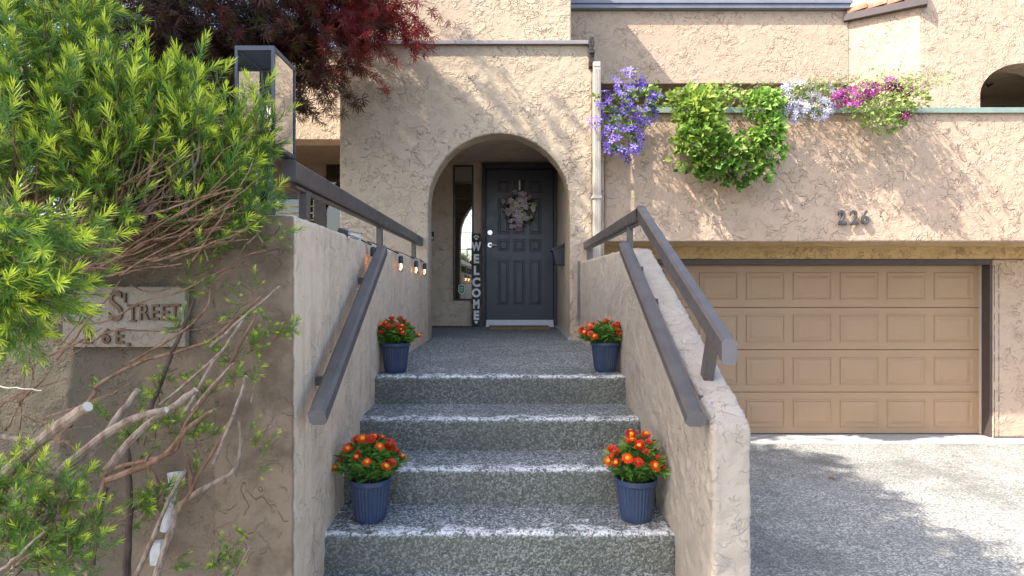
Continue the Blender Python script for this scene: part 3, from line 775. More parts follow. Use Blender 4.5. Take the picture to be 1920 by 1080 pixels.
# ================================================================ SMALL THINGS AT THE DOOR
# welcome board
ws = thing('welcome_sign', 'tall narrow dark wood board with white WELCOME letters, leaning beside the door', 'sign', dpt(893, 611))
yb = YD - .13; p0, p1 = P(884, 611, yb), P(902, 438, yb)
lean = .0
MB().box(p0.x + .012, p1.x - .012, yb, yb + .02, vz + .0, p1.z).build('board', M['woodsign'], ws, bevel=.002)
for x in (p0.x, p1.x - .012): MB().box(x, x + .0118, yb - .004, yb + .022, vz + .0, p1.z).build('edge_strip', M['woodedge'], ws, bevel=.002)
cxs = (p0.x + p1.x) / 2
for s, py in zip('WELCOME', (463, 486, 508, 530, 550, 571, 592)):
    text_obj('letter', s, .158 if s != 'O' else .15, P(893, py, yb) + Vector((0, -.003, 0)), M['white'], ws, .002, .008, sx=.72 if s in 'WM' else .95)
pc_ = P(893, 446, yb); b = MB()
def dsk(mb, c, rx, rz_): mb.prism([(c[0] + rx * math.cos(a * math.pi / 6), c[1] + rz_ * math.sin(a * math.pi / 6)) for a in range(12)], 'y', yb - .004, yb - .0005)
for dx, dz, rx, rz_ in ((0, -.012, .019, .016), (-.028, .012, .009, .012), (-.010, .027, .009, .013), (.010, .027, .009, .013), (.028, .012, .009, .012)): dsk(b, (pc_.x + dx, pc_.z + dz), rx, rz_)
b.build('paw_print', M['white'], ws)
hc = P(893, 604, yb); b = MB().prism([(hc.x + .0016 * 16 * math.sin(t) ** 3 * .9, hc.z + .0016 * (13 * math.cos(t) - 5 * math.cos(2 * t) - 2 * math.cos(3 * t) - math.cos(4 * t))) for t in np.linspace(0, 2 * math.pi, 24, endpoint=False)][::-1], 'y', yb - .004, yb - .0005)
b.build('heart', M['white'], ws)
# door mat
mm = MB(); a, c = P(916, 618, 7.5), P(1028, 611, 7.75); zf = 1.259 + (vz - 1.259) * (7.6 - 6.28) / (7.95 - 6.28)
mm.box(a.x, c.x, 7.42, 7.74, zf - .01, zf + .03)
tag(mm.build('door_mat', M['mat'], bevel=.006), 'brown coir mat lying on the landing before the dark door', 'door mat')
# mailbox on the side wall
mx1 = vx1 - .002; my0, my1 = 6.75, 7.02; mt, mbm = P(0, 458, 6.8).z, P(0, 497, 6.8).z
mbx = thing('mailbox', 'black wall mailbox with slanted lid on the vestibule side wall', 'mailbox', (mx1, 6.88, mbm))
MB().prism([(mx1, mbm), (mx1 - .10, mbm), (mx1 - .135, mt - .075), (mx1, mt - .02)], 'y', my0, my1).build('box', M['black'], mbx, bevel=.004)
MB().prism([(mx1, mt - .018), (mx1 - .15, mt - .085), (mx1 - .155, mt - .06), (mx1, mt + .01)], 'y', my0 - .012, my1 + .012).build('lid', M['black'], mbx, bevel=.003)
# house numbers
hn = thing('house_number', 'dark metal numerals 226 on the peach stucco above the garage', 'house number', P(1600, 420, YF))
for s, px in zip('226', (1579, 1601, 1622)):
    o = text_obj('numeral', s, .20, P(px, 409, YF - .035), M['numeral'], hn, .008, .002, .004, sx=.85)
    p = P(px, 409, YF - .02)
    if s == '2':
        MB().box(p.x - .047, p.x + .045, YF - .042, YF - .026, p.z - .073, p.z - .052).build('numeral_foot', M['numeral'], hn, bevel=.004)

# wreath
wr = thing('door_wreath', 'round wreath of pale pink blossoms and grey leaves hanging on the door', 'wreath', dpt(973, 395) + Vector((0, -.08, 0)))
wc = P(974, 393, YD - .09)
b = MB()
ring = [(wc.x + .15 * math.cos(a), wc.y, wc.z + .17 * math.sin(a)) for a in np.linspace(0, 2 * math.pi, 33)]
b.tube(ring, .016, .016, 6, cap=False)
for k in range(60):
    a = random.uniform(0, 6.283); r = random.uniform(.12, .19); a2 = a + random.uniform(.2, .5)
    b.tube([(wc.x + r * math.cos(a), wc.y - random.uniform(0, .03), wc.z + r * 1.1 * math.sin(a)), (wc.x + (r + .05) * math.cos(a2), wc.y - random.uniform(.01, .05), wc.z + (r + .05) * 1.1 * math.sin(a2))], .003, .001, 4)
b.build('twig_ring', M['barkdark'], wr)

def leaf_t(w=.35, fold=.15, droop=.15, n=3):
    """pointed leaf along +z, unit length"""
    v = []; tp = []
    ws = {3: [0.35, 1.0, .6], 2: [.8, .8]}[n]
    v.append((0, 0, 0)); tp.append(0)
    for i, x in enumerate(ws):
        z = (i + 1) / (n + 1); yv = -droop * z * z
        v += [(-w * x / 2, yv + fold * w * x, z), (0, yv, z), (w * x / 2, yv + fold * w * x, z)]; tp += [z] * 3
    v.append((0, -droop, 1)); tp.append(1)
    f = [(0, 1, 2), (0, 2, 3)]
    for i in range(n - 1):
        a = 1 + 3 * i; f += [(a, a + 3, a + 4), (a, a + 4, a + 1), (a + 1, a + 4, a + 5), (a + 1, a + 5, a + 2)]
    a = 1 + 3 * (n - 1); f += [(a, a + 3, a + 1), (a + 1, a + 3, a + 2)]
    return np.array(v, float), np.array(f), np.array(tp, float)[:, None]
def flower_t(np_=5, w=.55, cup=.25, L=1.0):
    v, f, tp = [], [], []
    for k in range(np_):
        a = 2 * math.pi * k / np_; ca, sa = math.cos(a), math.sin(a); b = len(v)
        for (r, s, h) in ((.08, 0, 0), (.55, -w / 2, cup * .6), (.55, w / 2, cup * .6), (.6, 0, cup * .45), (L, 0, cup)):
            v.append((r * ca - s * sa, r * sa + s * ca, h)); tp.append(r)
        f += [(b, b + 3, b + 1), (b, b + 2, b + 3), (b + 1, b + 3, b + 4), (b + 3, b + 2, b + 4)]
    b = len(v)
    for k in range(5):
        a = 2 * math.pi * k / 5; v.append((.13 * math.cos(a), .13 * math.sin(a), .08)); tp.append(-1)
    v.append((0, 0, .2)); tp.append(-1)
    f += [(b + k, b + (k + 1) % 5, b + 5) for k in range(5)]
    return np.array(v, float), np.array(f), np.array(tp, float)[:, None]

def n_(k): return rng.normal(size=k)
k = 150; a = rng.uniform(0, 6.283, k); r = rng.normal(.155, .028, k)
pos = np.stack([wc.x + r * np.cos(a), wc.y - rng.uniform(.0, .06, k), wc.z + r * 1.1 * np.sin(a)], 1)
dr = np.stack([np.cos(a) + n_(k) * .7, -rng.uniform(.1, .9, k), np.sin(a) + n_(k) * .7], 1)
base = np.array([(.16, .20, .12), (.24, .28, .15), (.12, .14, .13), (.34, .40, .2)])[rng.integers(0, 4, k)]
scatter('wreath_leaves', [leaf_t(.4)], pos, dr, rng.uniform(.04, .075, k), lambda tp, i: base[i][:, None, :] * (1 + 0 * tp), M['leaf'], wr)
k = 110; a = rng.uniform(0, 6.283, k); r = rng.normal(.135, .045, k)
pos = np.stack([wc.x + r * np.cos(a), wc.y - rng.uniform(.04, .09, k), wc.z + r * 1.1 * np.sin(a)], 1)
dr = np.stack([n_(k) * .4, -np.ones(k), n_(k) * .4 + .1], 1)
base2 = np.array([(.86, .74, .80), (.78, .64, .76), (.92, .90, .92), (.7, .78, .42), (.60, .42, .60)])[rng.integers(0, 5, k)]
scatter('wreath_blossoms', [flower_t(5, .7, .2)], pos, dr, rng.uniform(.024, .046, k), lambda tp, i: np.where(tp < 0, .35, 1) * base2[i][:, None, :], M['petal'], wr)

# ================================================================ FLOWER POTS
def flower_head(mats):
    b = MB()
    for ring_, (cnt, r0, r1, z0, z1, w) in enumerate(((14, .006, .024, .0, .004, .0065), (13, .005, .021, .003, .010, .006), (11, .004, .016, .005, .015, .0055))):
        for k in range(cnt):
            a = 2 * math.pi * (k + .5 * ring_) / cnt + random.uniform(-.06, .06); ca, sa = math.cos(a), math.sin(a)
            jz = random.uniform(-.002, .002); rr = r1 * random.uniform(.92, 1.06)
            pts_ = [(r0, -w * .3, z0), (r0, w * .3, z0), ((r0 + rr) * .55, w / 2, (z0 + z1) * .5 + .0015), (rr, 0, z1 + jz), ((r0 + rr) * .55, -w / 2, (z0 + z1) * .5 + .0015)]
            b.add([(r * ca - s * sa, r * sa + s * ca, z) for r, s, z in pts_], [(0, 1, 2, 3, 4)], 0)
    for j in range(2):
        pass
    prof = [(.0095, .006), (.009, .011), (.006, .0145), (0.0005, .016)]
    b.lathe(prof, (0, 0, 0), 9, 1)
    b.lathe([(.002, -.012), (.007, -.006), (.008, .002)], (0, 0, 0), 7, 2)
    me = bpy.data.meshes.new('flower'); me.from_pydata(b.v, [], b.f); me.update()
    for m in mats: me.materials.append(m)
    me.polygons.foreach_set('material_index', b.mi)
    return me
def petalm(name, c, c2=None):
    n = N(name); col = n.mix(n.step(n.noise(140, 2), .4, .6), c, c2 or tuple(x * .7 for x in c)); return n.fin(col, .55, None, .25)
cen_y = petalm('flower_centre_yellow', (.9, .42, .02), (.8, .3, .02)); cen_r = petalm('flower_centre_dark', (.45, .06, .02)); sep_ = petalm('sepal_green', (.10, .2, .04))
heads = [flower_head([petalm('petal_orange', (.90, .12, .02), (.8, .07, .015)), cen_y, sep_]),
         flower_head([petalm('petal_red', (.62, .02, .015), (.5, .012, .012)), cen_y, sep_]),
         flower_head([petalm('petal_scarlet', (.80, .055, .015), (.6, .03, .015)), cen_r, sep_]),
         flower_head([petalm('petal_coral', (.80, .13, .07), (.65, .07, .04)), cen_r, sep_])]
def pot_mesh():
    b = MB(); sides = 64
    prof = [(0, 0), (.060, 0), (.064, .004), (.0685, .03), (.083, .160), (.0835, .163), (.092, .165), (.0945, .168), (.0945, .186), (.091, .189), (.086, .186), (.082, .160), (0, .158)]
    fl = [0, 0, 0, .045, .04, 0, 0, 0, 0, 0, 0, 0, 0]
    b.lathe(prof, (0, 0, 0), sides, 0, fl)
    return b
pot0 = pot_mesh().build('pot', M['pot']); potme = pot0.data; bpy.data.objects.remove(pot0)
soil0 = MB().lathe([(.083, .165), (.05, .175), (0, .178)], (0, 0, 0), 20).build('soil', M['soil']); soilme = soil0.data; bpy.data.objects.remove(soil0)
def potted(loc, label, nst, spreadx, h0, h1, seed, biased=0.0):
    rnd = random.Random(seed)
    t = thing('potted_flower', label, 'potted plant', loc, 'blue pots of orange strawflowers on the steps')
    for nm, me in (('pot', potme), ('soil', soilme)):
        o = bpy.data.objects.new(nm, me); COL.objects.link(o); o.parent = t; o.rotation_euler.z = seed * .7; o.scale = (1, 1, 1)
    st = MB(); lp, ld, ls = [], [], []
    c0 = Vector(loc)
    for i in range(nst):
        a = rnd.uniform(0, 6.283); rr = math.sqrt(rnd.random())
        tip = Vector((spreadx * 1.06 * rr * math.cos(a) + biased * .03, .11 * rr * math.sin(a), .18 + h0 + (h1 - h0) * (1 - rr * rr) + rnd.uniform(-.015, .015)))
        basep = Vector((tip.x * .35, tip.y * .35, .168)); mid = basep.lerp(tip, .55) + Vector((0, 0, .02))
        pts_ = [basep, basep.lerp(mid, .5), mid, mid.lerp(tip, .5), tip]
        has = i < nst * .72
        if not has:
            pts_ = [p_ * .9 if j > 1 else p_ for j, p_ in enumerate(pts_)]
            for p_ in pts_: p_.z = max(p_.z, .16)
        st.tube(pts_, .0022, .0015, 5)
        for q in range(26):
            f = rnd.uniform(.15, .97); j = min(3, int(f * 4)); pp = pts_[j].lerp(pts_[j + 1], f * 4 - j); aa = rnd.uniform(0, 6.283)
            up = rnd.uniform(-.1, .9)
            lp.append(c0 + pp); ld.append((math.cos(aa) + tip.x * 3, math.sin(aa) + tip.y * 3, up)); ls.append(rnd.uniform(.045, .075) * (1 if f < .85 else .7))
        if has:
            o = bpy.data.objects.new('flower', heads[rnd.choice([0, 0, 1, 2, 2, 3])]); COL.objects.link(o); o.parent = t
            dv = (tip - Vector((0, 0, .12))).normalized() * .8 + Vector((rnd.uniform(-.4, .4), rnd.uniform(-.9, .1), .45))
            o.rotation_euler = dv.to_track_quat('Z', 'Y').to_euler(); s_ = rnd.uniform(1.0, 1.4) * (.9 if rnd.random() < .8 else .55); o.scale = (s_,) * 3
            o.location = tip + dv.normalized() * .012
    so = st.build('stems', sep_); so.parent = t
    lp = np.array([tuple(x) for x in lp]) ; ld = np.array(ld); g = rng.uniform(.7, 1.25, len(lp)); yel = rng.uniform(0, 1, len(lp)) ** 2
    def cf(tp, i):
        c = np.array((.10, .22, .04))[None, None] * g[i][:, None, None] * (1 + .25 * tp)
        return c + yel[i][:, None, None] * np.array((.06, .08, .0))
    scatter('foliage', [leaf_t(.24, .2, .25), leaf_t(.2, .1, .1), leaf_t(.27, .2, .4)], lp, ld, np.array(ls), cf, M['leaf'], t)
    # yellow leaf or two
    return t
potted((-.735, 3.70, 1.259), 'blue ribbed pot of orange flowers at the left edge of the landing', 44, .135, .045, .14, 11)
potted((.594, 3.74, 1.259), 'blue ribbed pot of orange flowers at the right edge of the landing', 46, .15, .045, .13, 12, -.4)
potted((-.632, 2.62, .758), 'blue ribbed pot of orange flowers on the left of the fourth step down', 46, .14, .05, .18, 13)
potted((.553, 2.62, .758), 'blue ribbed pot of orange flowers on the right of the fourth step down', 44, .13, .05, .185, 14)

# ================================================================ HANGING PLANTS ON THE BALCONY WALL
def blobpts(blobs, shell=.6):
    """blobs: px,py,D,rx,ry (px),rd (m),n -> points, outward dirs"""
    Pn, Dn = [], []
    for (px, py, D, rx, ry, rd, n) in blobs:
        v = rng.normal(size=(n, 3)); v /= np.linalg.norm(v, axis=1, keepdims=True)
        v[:, 1] = -np.abs(v[:, 1]) * np.where(rng.random(n) < .8, 1, -1)
        r = (shell + (1 - shell) * rng.random(n) ** .5)[:, None]
        c = np.array(P(px, py, D)); s = np.array((rx / F * D, rd, ry / F * D))
        Pn.append(c + v * s * r); Dn.append(v)
    return np.concatenate(Pn), np.concatenate(Dn)
def plant(label, cat, name): return thing(name, label, cat, (0, YF, fz1), 'plants hanging over the balcony wall')
def vine(t, blobs, size, cA, cB, tmpl=None, down=.5, var=.35, stems=True):
    p, d = blobpts(blobs); n = len(p)
    dirs = d * .6 + np.stack([n_(n) * .5, -rng.uniform(.2, .8, n), -rng.uniform(0, 1, n) * down + .1], 1)
    mixv = np.clip((p[:, 2] - p[:, 2].min()) / (np.ptp(p[:, 2]) + 1e-6) * .7 + rng.normal(.1, .22, n), 0, 1)[:, None]; cb = np.array(cA) * (1 - mixv) + np.array(cB) * mixv; cb *= rng.uniform(1 - var, 1 + var, n)[:, None]
    scatter('leaves', tmpl or [leaf_t(.75, .2, .25, 2), leaf_t(.65, .1, .15, 2), leaf_t(.8, .25, .35)], p, dirs, rng.uniform(size * .65, size * 1.2, n), lambda tp, i: cb[i][:, None, :] * (.85 + .3 * tp), M['leaf'], t)
    if stems:
        st = MB()
        for k in range(36):
            i, j = rng.integers(0, n, 2); a = Vector(p[i]); top = Vector((a.x * .8 + p[j][0] * .2, YF + .08, fz1 + .03))
            st.tube([top, top.lerp(a, .5) + Vector((0, -.06, .04)), a], .003, .0018, 4)
        st.build('stems', M['bark'], t)
def flowers(t, blobs, size, cols, petals=5, w=.55, cup=.2, nm='flower'):
    p, d = blobpts(blobs, .8); ms = []
    for ci, c in enumerate(cols):
        tv, tt, tp = flower_t(petals, w, cup)
        me = bpy.data.meshes.new('flower'); me.from_pydata(tv.tolist(), [], tt.tolist()); me.update()
        at = me.color_attributes.new('Col', 'FLOAT_COLOR', 'POINT')
        cc = [(*((.75, .7, .35) if q < 0 else tuple(min(1, x * (.75 + .35 * q)) for x in c)), 1) for q in tp[:, 0]]
        at.data.foreach_set('color', np.array(cc, np.float32).ravel()); me.materials.append(M['petal']); ms.append(me)
    for i in range(len(p)):
        o = bpy.data.objects.new(nm, ms[i % len(ms)]); COL.objects.link(o); o.parent = t
        o.location = Vector(p[i]) - t.location
        dv = Vector((d[i][0] * .5 + random.gauss(0, .35), -1 + random.gauss(0, .2), d[i][2] * .4 + .2 + random.gauss(0, .35)))
        o.rotation_euler = dv.to_track_quat('Z', 'Y').to_euler(); o.scale = (size * random.uniform(.75, 1.2),) * 3
YV = 5.97
t = plant('purple blue clematis spilling over the balcony wall next to the downpipe', 'clematis', 'clematis_vine')
vine(t, [(1180, 205, YV, 45, 40, .14, 130), (1160, 255, YV, 35, 35, .12, 80), (1215, 190, YV, 25, 25, .12, 45), (1120, 187, YV - .1, 8, 10, .03, 6), (1235, 175, YV, 12, 22, .05, 12)], .065, (.10, .2, .03), (.25, .36, .07))
flowers(t, [(1180, 155, YV - .05, 30, 28, .1, 26), (1150, 195, YV - .05, 35, 30, .12, 34), (1205, 205, YV - .05, 32, 28, .1, 24), (1165, 262, YV - .05, 40, 32, .12, 44), (1228, 190, YV - .08, 20, 14, .06, 10), (1115, 228, YV - .14, 12, 9, .04, 5), (1180, 288, YV - .05, 16, 12, .06, 8)], .052, [(.17, .11, .50), (.25, .17, .60), (.36, .28, .70), (.13, .07, .38)], 5, .5, .15)
t = plant('large cascading light green vine mass hanging in the middle of the balcony wall', 'vine', 'hanging_vine')
vine(t, [(1306, 215, YV, 44, 40, .26, 330), (1312, 258, YV - .04, 46, 38, .28, 330), (1345, 295, YV - .04, 44, 38, .26, 330), (1388, 312, YV, 36, 26, .2, 200), (1316, 235, YV, 40, 34, .2, 120), (1312, 285, YV, 56, 44, .24, 90), (1290, 190, YV, 38, 22, .16, 90), (1330, 178, YV, 45, 16, .12, 50), (1375, 340, YV, 22, 14, .1, 36), (1402, 272, YV, 30, 26, .2, 120), (1318, 325, YV, 12, 14, .1, 18)], .084, (.09, .22, .035), (.40, .50, .10))
t = plant('narrower bright green vine hanging down right of the large vine mass', 'vine', 'hanging_vine')
vine(t, [(1428, 198, YV, 28, 26, .2, 260), (1438, 245, YV, 22, 32, .2, 260), (1444, 285, YV, 20, 24, .18, 100), (1425, 322, YV, 22, 16, .14, 50), (1395, 184, YV, 20, 10, .08, 24), (1450, 215, YV, 16, 50, .1, 40)], .074, (.14, .30, .045), (.30, .46, .10))
t = plant('pale lilac star flowers trailing over the wall right of the green vines', 'flowers', 'lilac_flowers')
vine(t, [(1500, 200, YV, 48, 22, .12, 150), (1510, 180, YV, 45, 20, .12, 60)], .04, (.12, .2, .06), (.3, .38, .16))
flowers(t, [(1490, 180, YV - .03, 40, 25, .12, 40), (1525, 205, YV - .04, 38, 20, .12, 44), (1480, 215, YV - .04, 26, 14, .1, 22), (1548, 180, YV, 22, 24, .1, 18)], .040, [(.60, .58, .78), (.72, .72, .85), (.48, .44, .72)], 5, .4, .1)
t = plant('magenta clematis with light green leaves at the right of the balcony wall', 'clematis', 'clematis_vine')
vine(t, [(1650, 205, YV, 55, 28, .2, 300), (1655, 228, YV - .03, 38, 22, .16, 200), (1700, 190, YV, 40, 20, .15, 120), (1610, 195, YV, 28, 16, .1, 50)], .05, (.20, .32, .07), (.48, .56, .2))
flowers(t, [(1600, 180, YV - .05, 34, 14, .1, 20), (1640, 165, YV, 26, 10, .1, 10), (1665, 158, YV, 16, 10, .08, 8), (1572, 188, YV - .06, 12, 12, .04, 6), (1601, 193, YV - .16, 8, 7, .03, 4)], .05, [(.38, .05, .28), (.28, .03, .22), (.48, .10, .40)], 6, .5, .1)
flowers(t, [(1660, 165, YV, 24, 14, .1, 14), (1690, 178, YV, 24, 12, .1, 12), (1699, 212, YV - .2, 9, 8, .04, 7)], .045, [(.11, .012, .06), (.16, .02, .10)], 6, .5, .1)
# thin sprays standing above the cap, also what draws the long dashes of shade on the wall
st = MB(); lp, ld = [], []
def spray(x0, x1, cnt, out_, hgt, dn=0):
    for k in range(cnt):
        x = random.uniform(x0, x1); p0 = P(x, 205, YF); p0.y = YF + .1; dirx = random.uniform(-.5, .6)
        L_ = random.uniform(.25, .6); oy = random.uniform(.2, 1) * out_
        pts_ = [p0 + Vector((dirx * L_ * s_, -oy * s_ - .1 * s_, hgt * math.sin(s_ * 2.2) * L_ - dn * s_ * s_)) for s_ in np.linspace(0, 1, 6)]
        st.tube(pts_, .0028, .0012, 4)
        for q in pts_[1:]:
            for _ in range(3): lp.append(tuple(q + Vector((random.gauss(0, .012),) * 3))); ld.append((random.gauss(0, 1), random.gauss(0, 1) - .3, random.gauss(0, .8)))
spray(1560, 1700, 90, .6, .45); spray(1450, 1560, 60, .5, .4); spray(1270, 1400, 40, .4, .4)
t = thing('trailing_plant', 'loose pale sprays of fine stems rising above the green balcony cap', 'plant', (0, YF, fz1))
st.build('stems', M['barkgrey'], t)
cb = np.array((.34, .42, .16)) * rng.uniform(.6, 1.3, len(lp))[:, None]
scatter('leaves', [leaf_t(.5, .2, .2, 2)], lp, ld, rng.uniform(.018, .04, len(lp)), lambda tp, i: cb[i][:, None, :] + 0 * tp, M['leaf'], t)

# wall lamp inside the right arch
wl = thing('wall_lantern', 'black metal lantern bracket inside the arched opening at upper right', 'lantern', P(1865, 150, 7.6))
def q_(px, py): return P(px, py, 7.6)
b = MB(); b.tube([q_(1849, 155), q_(1852, 162), q_(1876, 148), q_(1878, 128)], .012, .012, 6); b.tube([q_(1849, 155), q_(1878, 140)], .008, .008, 6); b.tube([q_(1878, 128), q_(1878, 118)], .01, .01, 6)
b.build('bracket', M['black'], wl)

# ================================================================ WHITE PIPE on the garden wall
pv = thing('old_pipe', 'broken white plastic pipe hanging on the brown wall low between branches', 'pipe', gp(325, 1040))
MB().tube([gp(332, 900, 2.03), gp(322, 925, 2.03), gp(314, 960, 2.03), gp(309, 995, 2.03)], .016, .015, 12).build('pipe', M['pvc'], pv)
MB().tube([gp(331, 885, 2.045), gp(331, 905, 2.035)], .03, .024, 12).build('pipe_collar', M['pvc'], pv)
MB().box(gp(298, 0).x, gp(318, 0).x, 2.01, 2.04, gp(0, 1048).z, gp(0, 1005).z).build('pipe_bracket', M['pvc'], pv, bevel=.004)

# ================================================================ YEW
yw = thing('yew_shrub', 'big leaning yew with bright green tips and cut brown branches over the brown wall', 'shrub', (-2.2, 1.5, .42))
def sprig_t(n=34, L=1.0, seed=0):
    r = np.random.default_rng(seed); v, f, tp = [], [], []
    # short stem
    for z0, z1 in ((0, L),):
        v += [(-.008, 0, 0), (.008, 0, 0), (0, 0, L)]; f += [(0, 1, 2)]; tp += [(0, 0), (0, 0), (.4, 0)]
    for i in range(n):
        t_ = (i + .5) / n; a = i * 2.4 + r.normal() * .35; z = .04 + t_ * (L - .04)
        ln = (.42 - .14 * abs(t_ - .4)) * r.uniform(.75, 1.15); el = .38 + .8 * t_ ** 2 + r.normal() * .14
        flat = .75 if True else 1
        d = np.array((math.cos(a) * math.cos(el), math.sin(a) * math.cos(el) * flat, math.sin(el)))
        s = np.cross(d, (0, 0, 1)); s /= np.linalg.norm(s) + 1e-9; wd = .021
        p0 = np.array((0, 0, z)); curve = np.array((0, 0, .18)) * ln
        p1 = p0 + d * ln * .5 + curve * .3; p2 = p0 + d * ln + curve
        b = len(v)
        v += [tuple(p0 - s * wd * .5), tuple(p0 + s * wd * .5), tuple(p1 - s * wd), tuple(p1 + s * wd), tuple(p2)]
        tp += [(t_, .0), (t_, .0), (t_, .5), (t_, .5), (t_, 1.0)]
        f += [(b, b + 1, b + 3), (b, b + 3, b + 2), (b + 2, b + 3, b + 4)]
    return np.array(v, float), np.array(f), np.array(tp, float)
sprigs = [sprig_t(34, 1, 1), sprig_t(28, 1, 2), sprig_t(38, 1, 3), sprig_t(32, .9, 4)]
SP, SD, SS, SG = [], [], [], []
tw = MB(); tw2 = MB()
def shoot(p0, d, L, nsp, size, glow, wood=None):
    """one side shoot: a curved twig with sprigs leaving both sides and a bright leader"""
    p0 = Vector(p0); d = Vector(d).normalized(); pts_ = [p0]; q = p0.copy(); dd = d.copy()
    for i in range(5):
        dd = (dd + Vector((random.gauss(0, .12), random.gauss(0, .12), .06 + random.gauss(0, .10)))).normalized(); q = q + dd * L / 5; pts_.append(q.copy())
    (wood or tw).tube(pts_, .0032, .0012, 4, cap=False)
    for i in range(nsp):
        f = .25 + .75 * i / max(1, nsp - 1); j = min(4, int(f * 5)); pp = pts_[j].lerp(pts_[j + 1], f * 5 - j) if j < 5 else pts_[5]
        tdir = (pts_[j + 1] - pts_[j]).normalized()
        if i == nsp - 1: sd = tdir; pp = pts_[5]; 
        else:
            side = tdir.cross(Vector((random.gauss(0, 1), random.gauss(0, 1), random.gauss(0, 1)))).normalized(); sd = (tdir * .75 + side * .8).normalized()
        SP.append(tuple(pp)); SD.append(tuple(sd)); SS.append(size * random.uniform(.6, 1.25) * (1.0 if i < nsp - 1 else 1.15)); SG.append(min(1, glow * random.uniform(.5, 1.3) + (.25 if i >= nsp - 2 else 0)))
def yblob(px, py, D, rx, ry, n, up=(.25, -.15, .9), size=.085, glow=.5, L=.22, nsp=7, rd=.14, back=True):
    c = P(px, py, D)
    for k in range(n):
        v = Vector((random.gauss(0, .5), random.gauss(0, .5), random.gauss(0, .5)))
        if v.length > 1: v.normalize()
        p = c + Vector((v.x * rx / F * D, v.y * rd, v.z * ry / F * D))
        d = Vector(up) + Vector((random.gauss(0, .4) + v.x * .5, random.gauss(0, .35) - .1, random.gauss(0, .3) + v.z * .3))
        g = glow * (1 + .4 * v.z) * random.choice([.25, .7, 1, 1.15, 1.3])
        shoot(p - d.normalized() * L * .6, d, L * random.uniform(.7, 1.2), nsp, size, g)
# main crown, from far to near
for a in [(60, 70, 1.95, 110, 90, 26), (165, 110, 2.0, 80, 90, 24), (40, 190, 1.85, 110, 90, 26), (150, 220, 1.9, 100, 90, 26), (245, 190, 2.0, 80, 70, 22),
          (310, 215, 2.05, 80, 70, 20), (385, 235, 2.05, 70, 60, 17), (60, 300, 1.8, 100, 80, 20), (180, 310, 1.85, 100, 80, 22), (290, 300, 1.95, 90, 80, 22),
          (390, 310, 2.0, 80, 70, 20), (435, 280, 2.1, 45, 60, 12), (415, 350, 2.05, 50, 50, 12), (480, 400, 2.06, 36, 20, 5), (330, 375, 1.95, 90, 45, 16), (250, 430, 1.92, 90, 30, 7), (400, 440, 1.98, 60, 20, 5),
          (200, 385, 1.9, 90, 45, 10), (475, 262, 2.12, 36, 30, 4)]:
    yblob(*a[:5], int(a[5] * 1.0), size=.084, glow=.8, L=.21)
for a in [(100, 20, 2.2, 130, 50, 14), (-60, 120, 1.9, 80, 160, 16), (-60, 330, 1.8, 80, 120, 12), (30, -60, 2.1, 120, 50, 10)]: yblob(*a[:5], int(a[5] * 1.6), size=.085, glow=.6, L=.2)
# near hanging mass at the left edge
for a in [(30, 440, 1.22, 60, 60, 12), (50, 490, 1.25, 55, 55, 13), (0, 560, 1.2, 60, 60, 14), (40, 550, 1.28, 45, 40, 8), (-5, 610, 1.25, 40, 35, 7), (-30, 500, 1.2, 40, 120, 8)]:
    yblob(*a, up=(.75, -.1, -.25), size=.066, glow=.75, L=.15, nsp=6, rd=.08)
# low foliage
for a in [(50, 900, 1.5, 60, 30, 5), (30, 960, 1.45, 70, 60, 13), (110, 940, 1.5, 60, 50, 9), (60, 1040, 1.45, 80, 40, 12), (150, 1020, 1.5, 40, 40, 7)]:
    yblob(*a, up=(.5, -.1, .6), size=.055, glow=.5, L=.13, nsp=6, rd=.07)
# small tufts on the wall-side twigs (px, py, count)
for px, py, n, sz in [(315, 430, 4, .06), (350, 545, 3, .05), (365, 500, 3, .05), (345, 610, 3, .05), (415, 525, 1, .04), (520, 452, 2, .05), (460, 565, 3, .045), (445, 590, 2, .04), (500, 585, 1, .04),
                      (500, 635, 4, .05), (535, 632, 2, .045), (470, 650, 4, .05), (450, 690, 4, .05), (435, 720, 3, .045), (395, 665, 3, .045), (380, 740, 3, .05), (305, 702, 2, .04), (345, 725, 2, .035),
                      (305, 745, 2, .04), (190, 745, 1, .04), (320, 800, 4, .055), (290, 790, 3, .05), (255, 830, 4, .05), (205, 790, 2, .045), (375, 810, 4, .05), (370, 832, 2, .04), (270, 760, 2, .06), (465, 815, 1, .04),
                      (485, 835, 3, .04), (475, 870, 2, .04), (370, 895, 2, .035), (285, 935, 4, .06), (260, 960, 3, .06), (240, 985, 2, .05), (320, 925, 2, .04), (235, 860, 2, .04), (160, 885, 2, .05), (195, 870, 2, .045),
                      (140, 865, 1, .04), (465, 1020, 1, .04), (420, 1050, 4, .05), (400, 1045, 2, .05), (325, 1050, 2, .045), (150, 1020, 3, .05), (90, 1060, 3, .05), (275, 425, 2, .06), (400, 440, 3, .05), (450, 420, 3, .05), (480, 405, 3, .05), (180, 530, 2, .05), (250, 480, 2, .04), (380, 465, 2, .045)]:
    for k in range(n):
        p = P(px + random.gauss(0, 9), py + random.gauss(0, 9), 1.99)
        shoot(p, (random.gauss(.5, .4), random.gauss(-.25, .2), random.gauss(.35, .35)), sz * .8, 3, sz, .45)
SP = np.array(SP); SG = np.array(SG); SS = np.array(SS)
hue = rng.uniform(0, 1, len(SP))
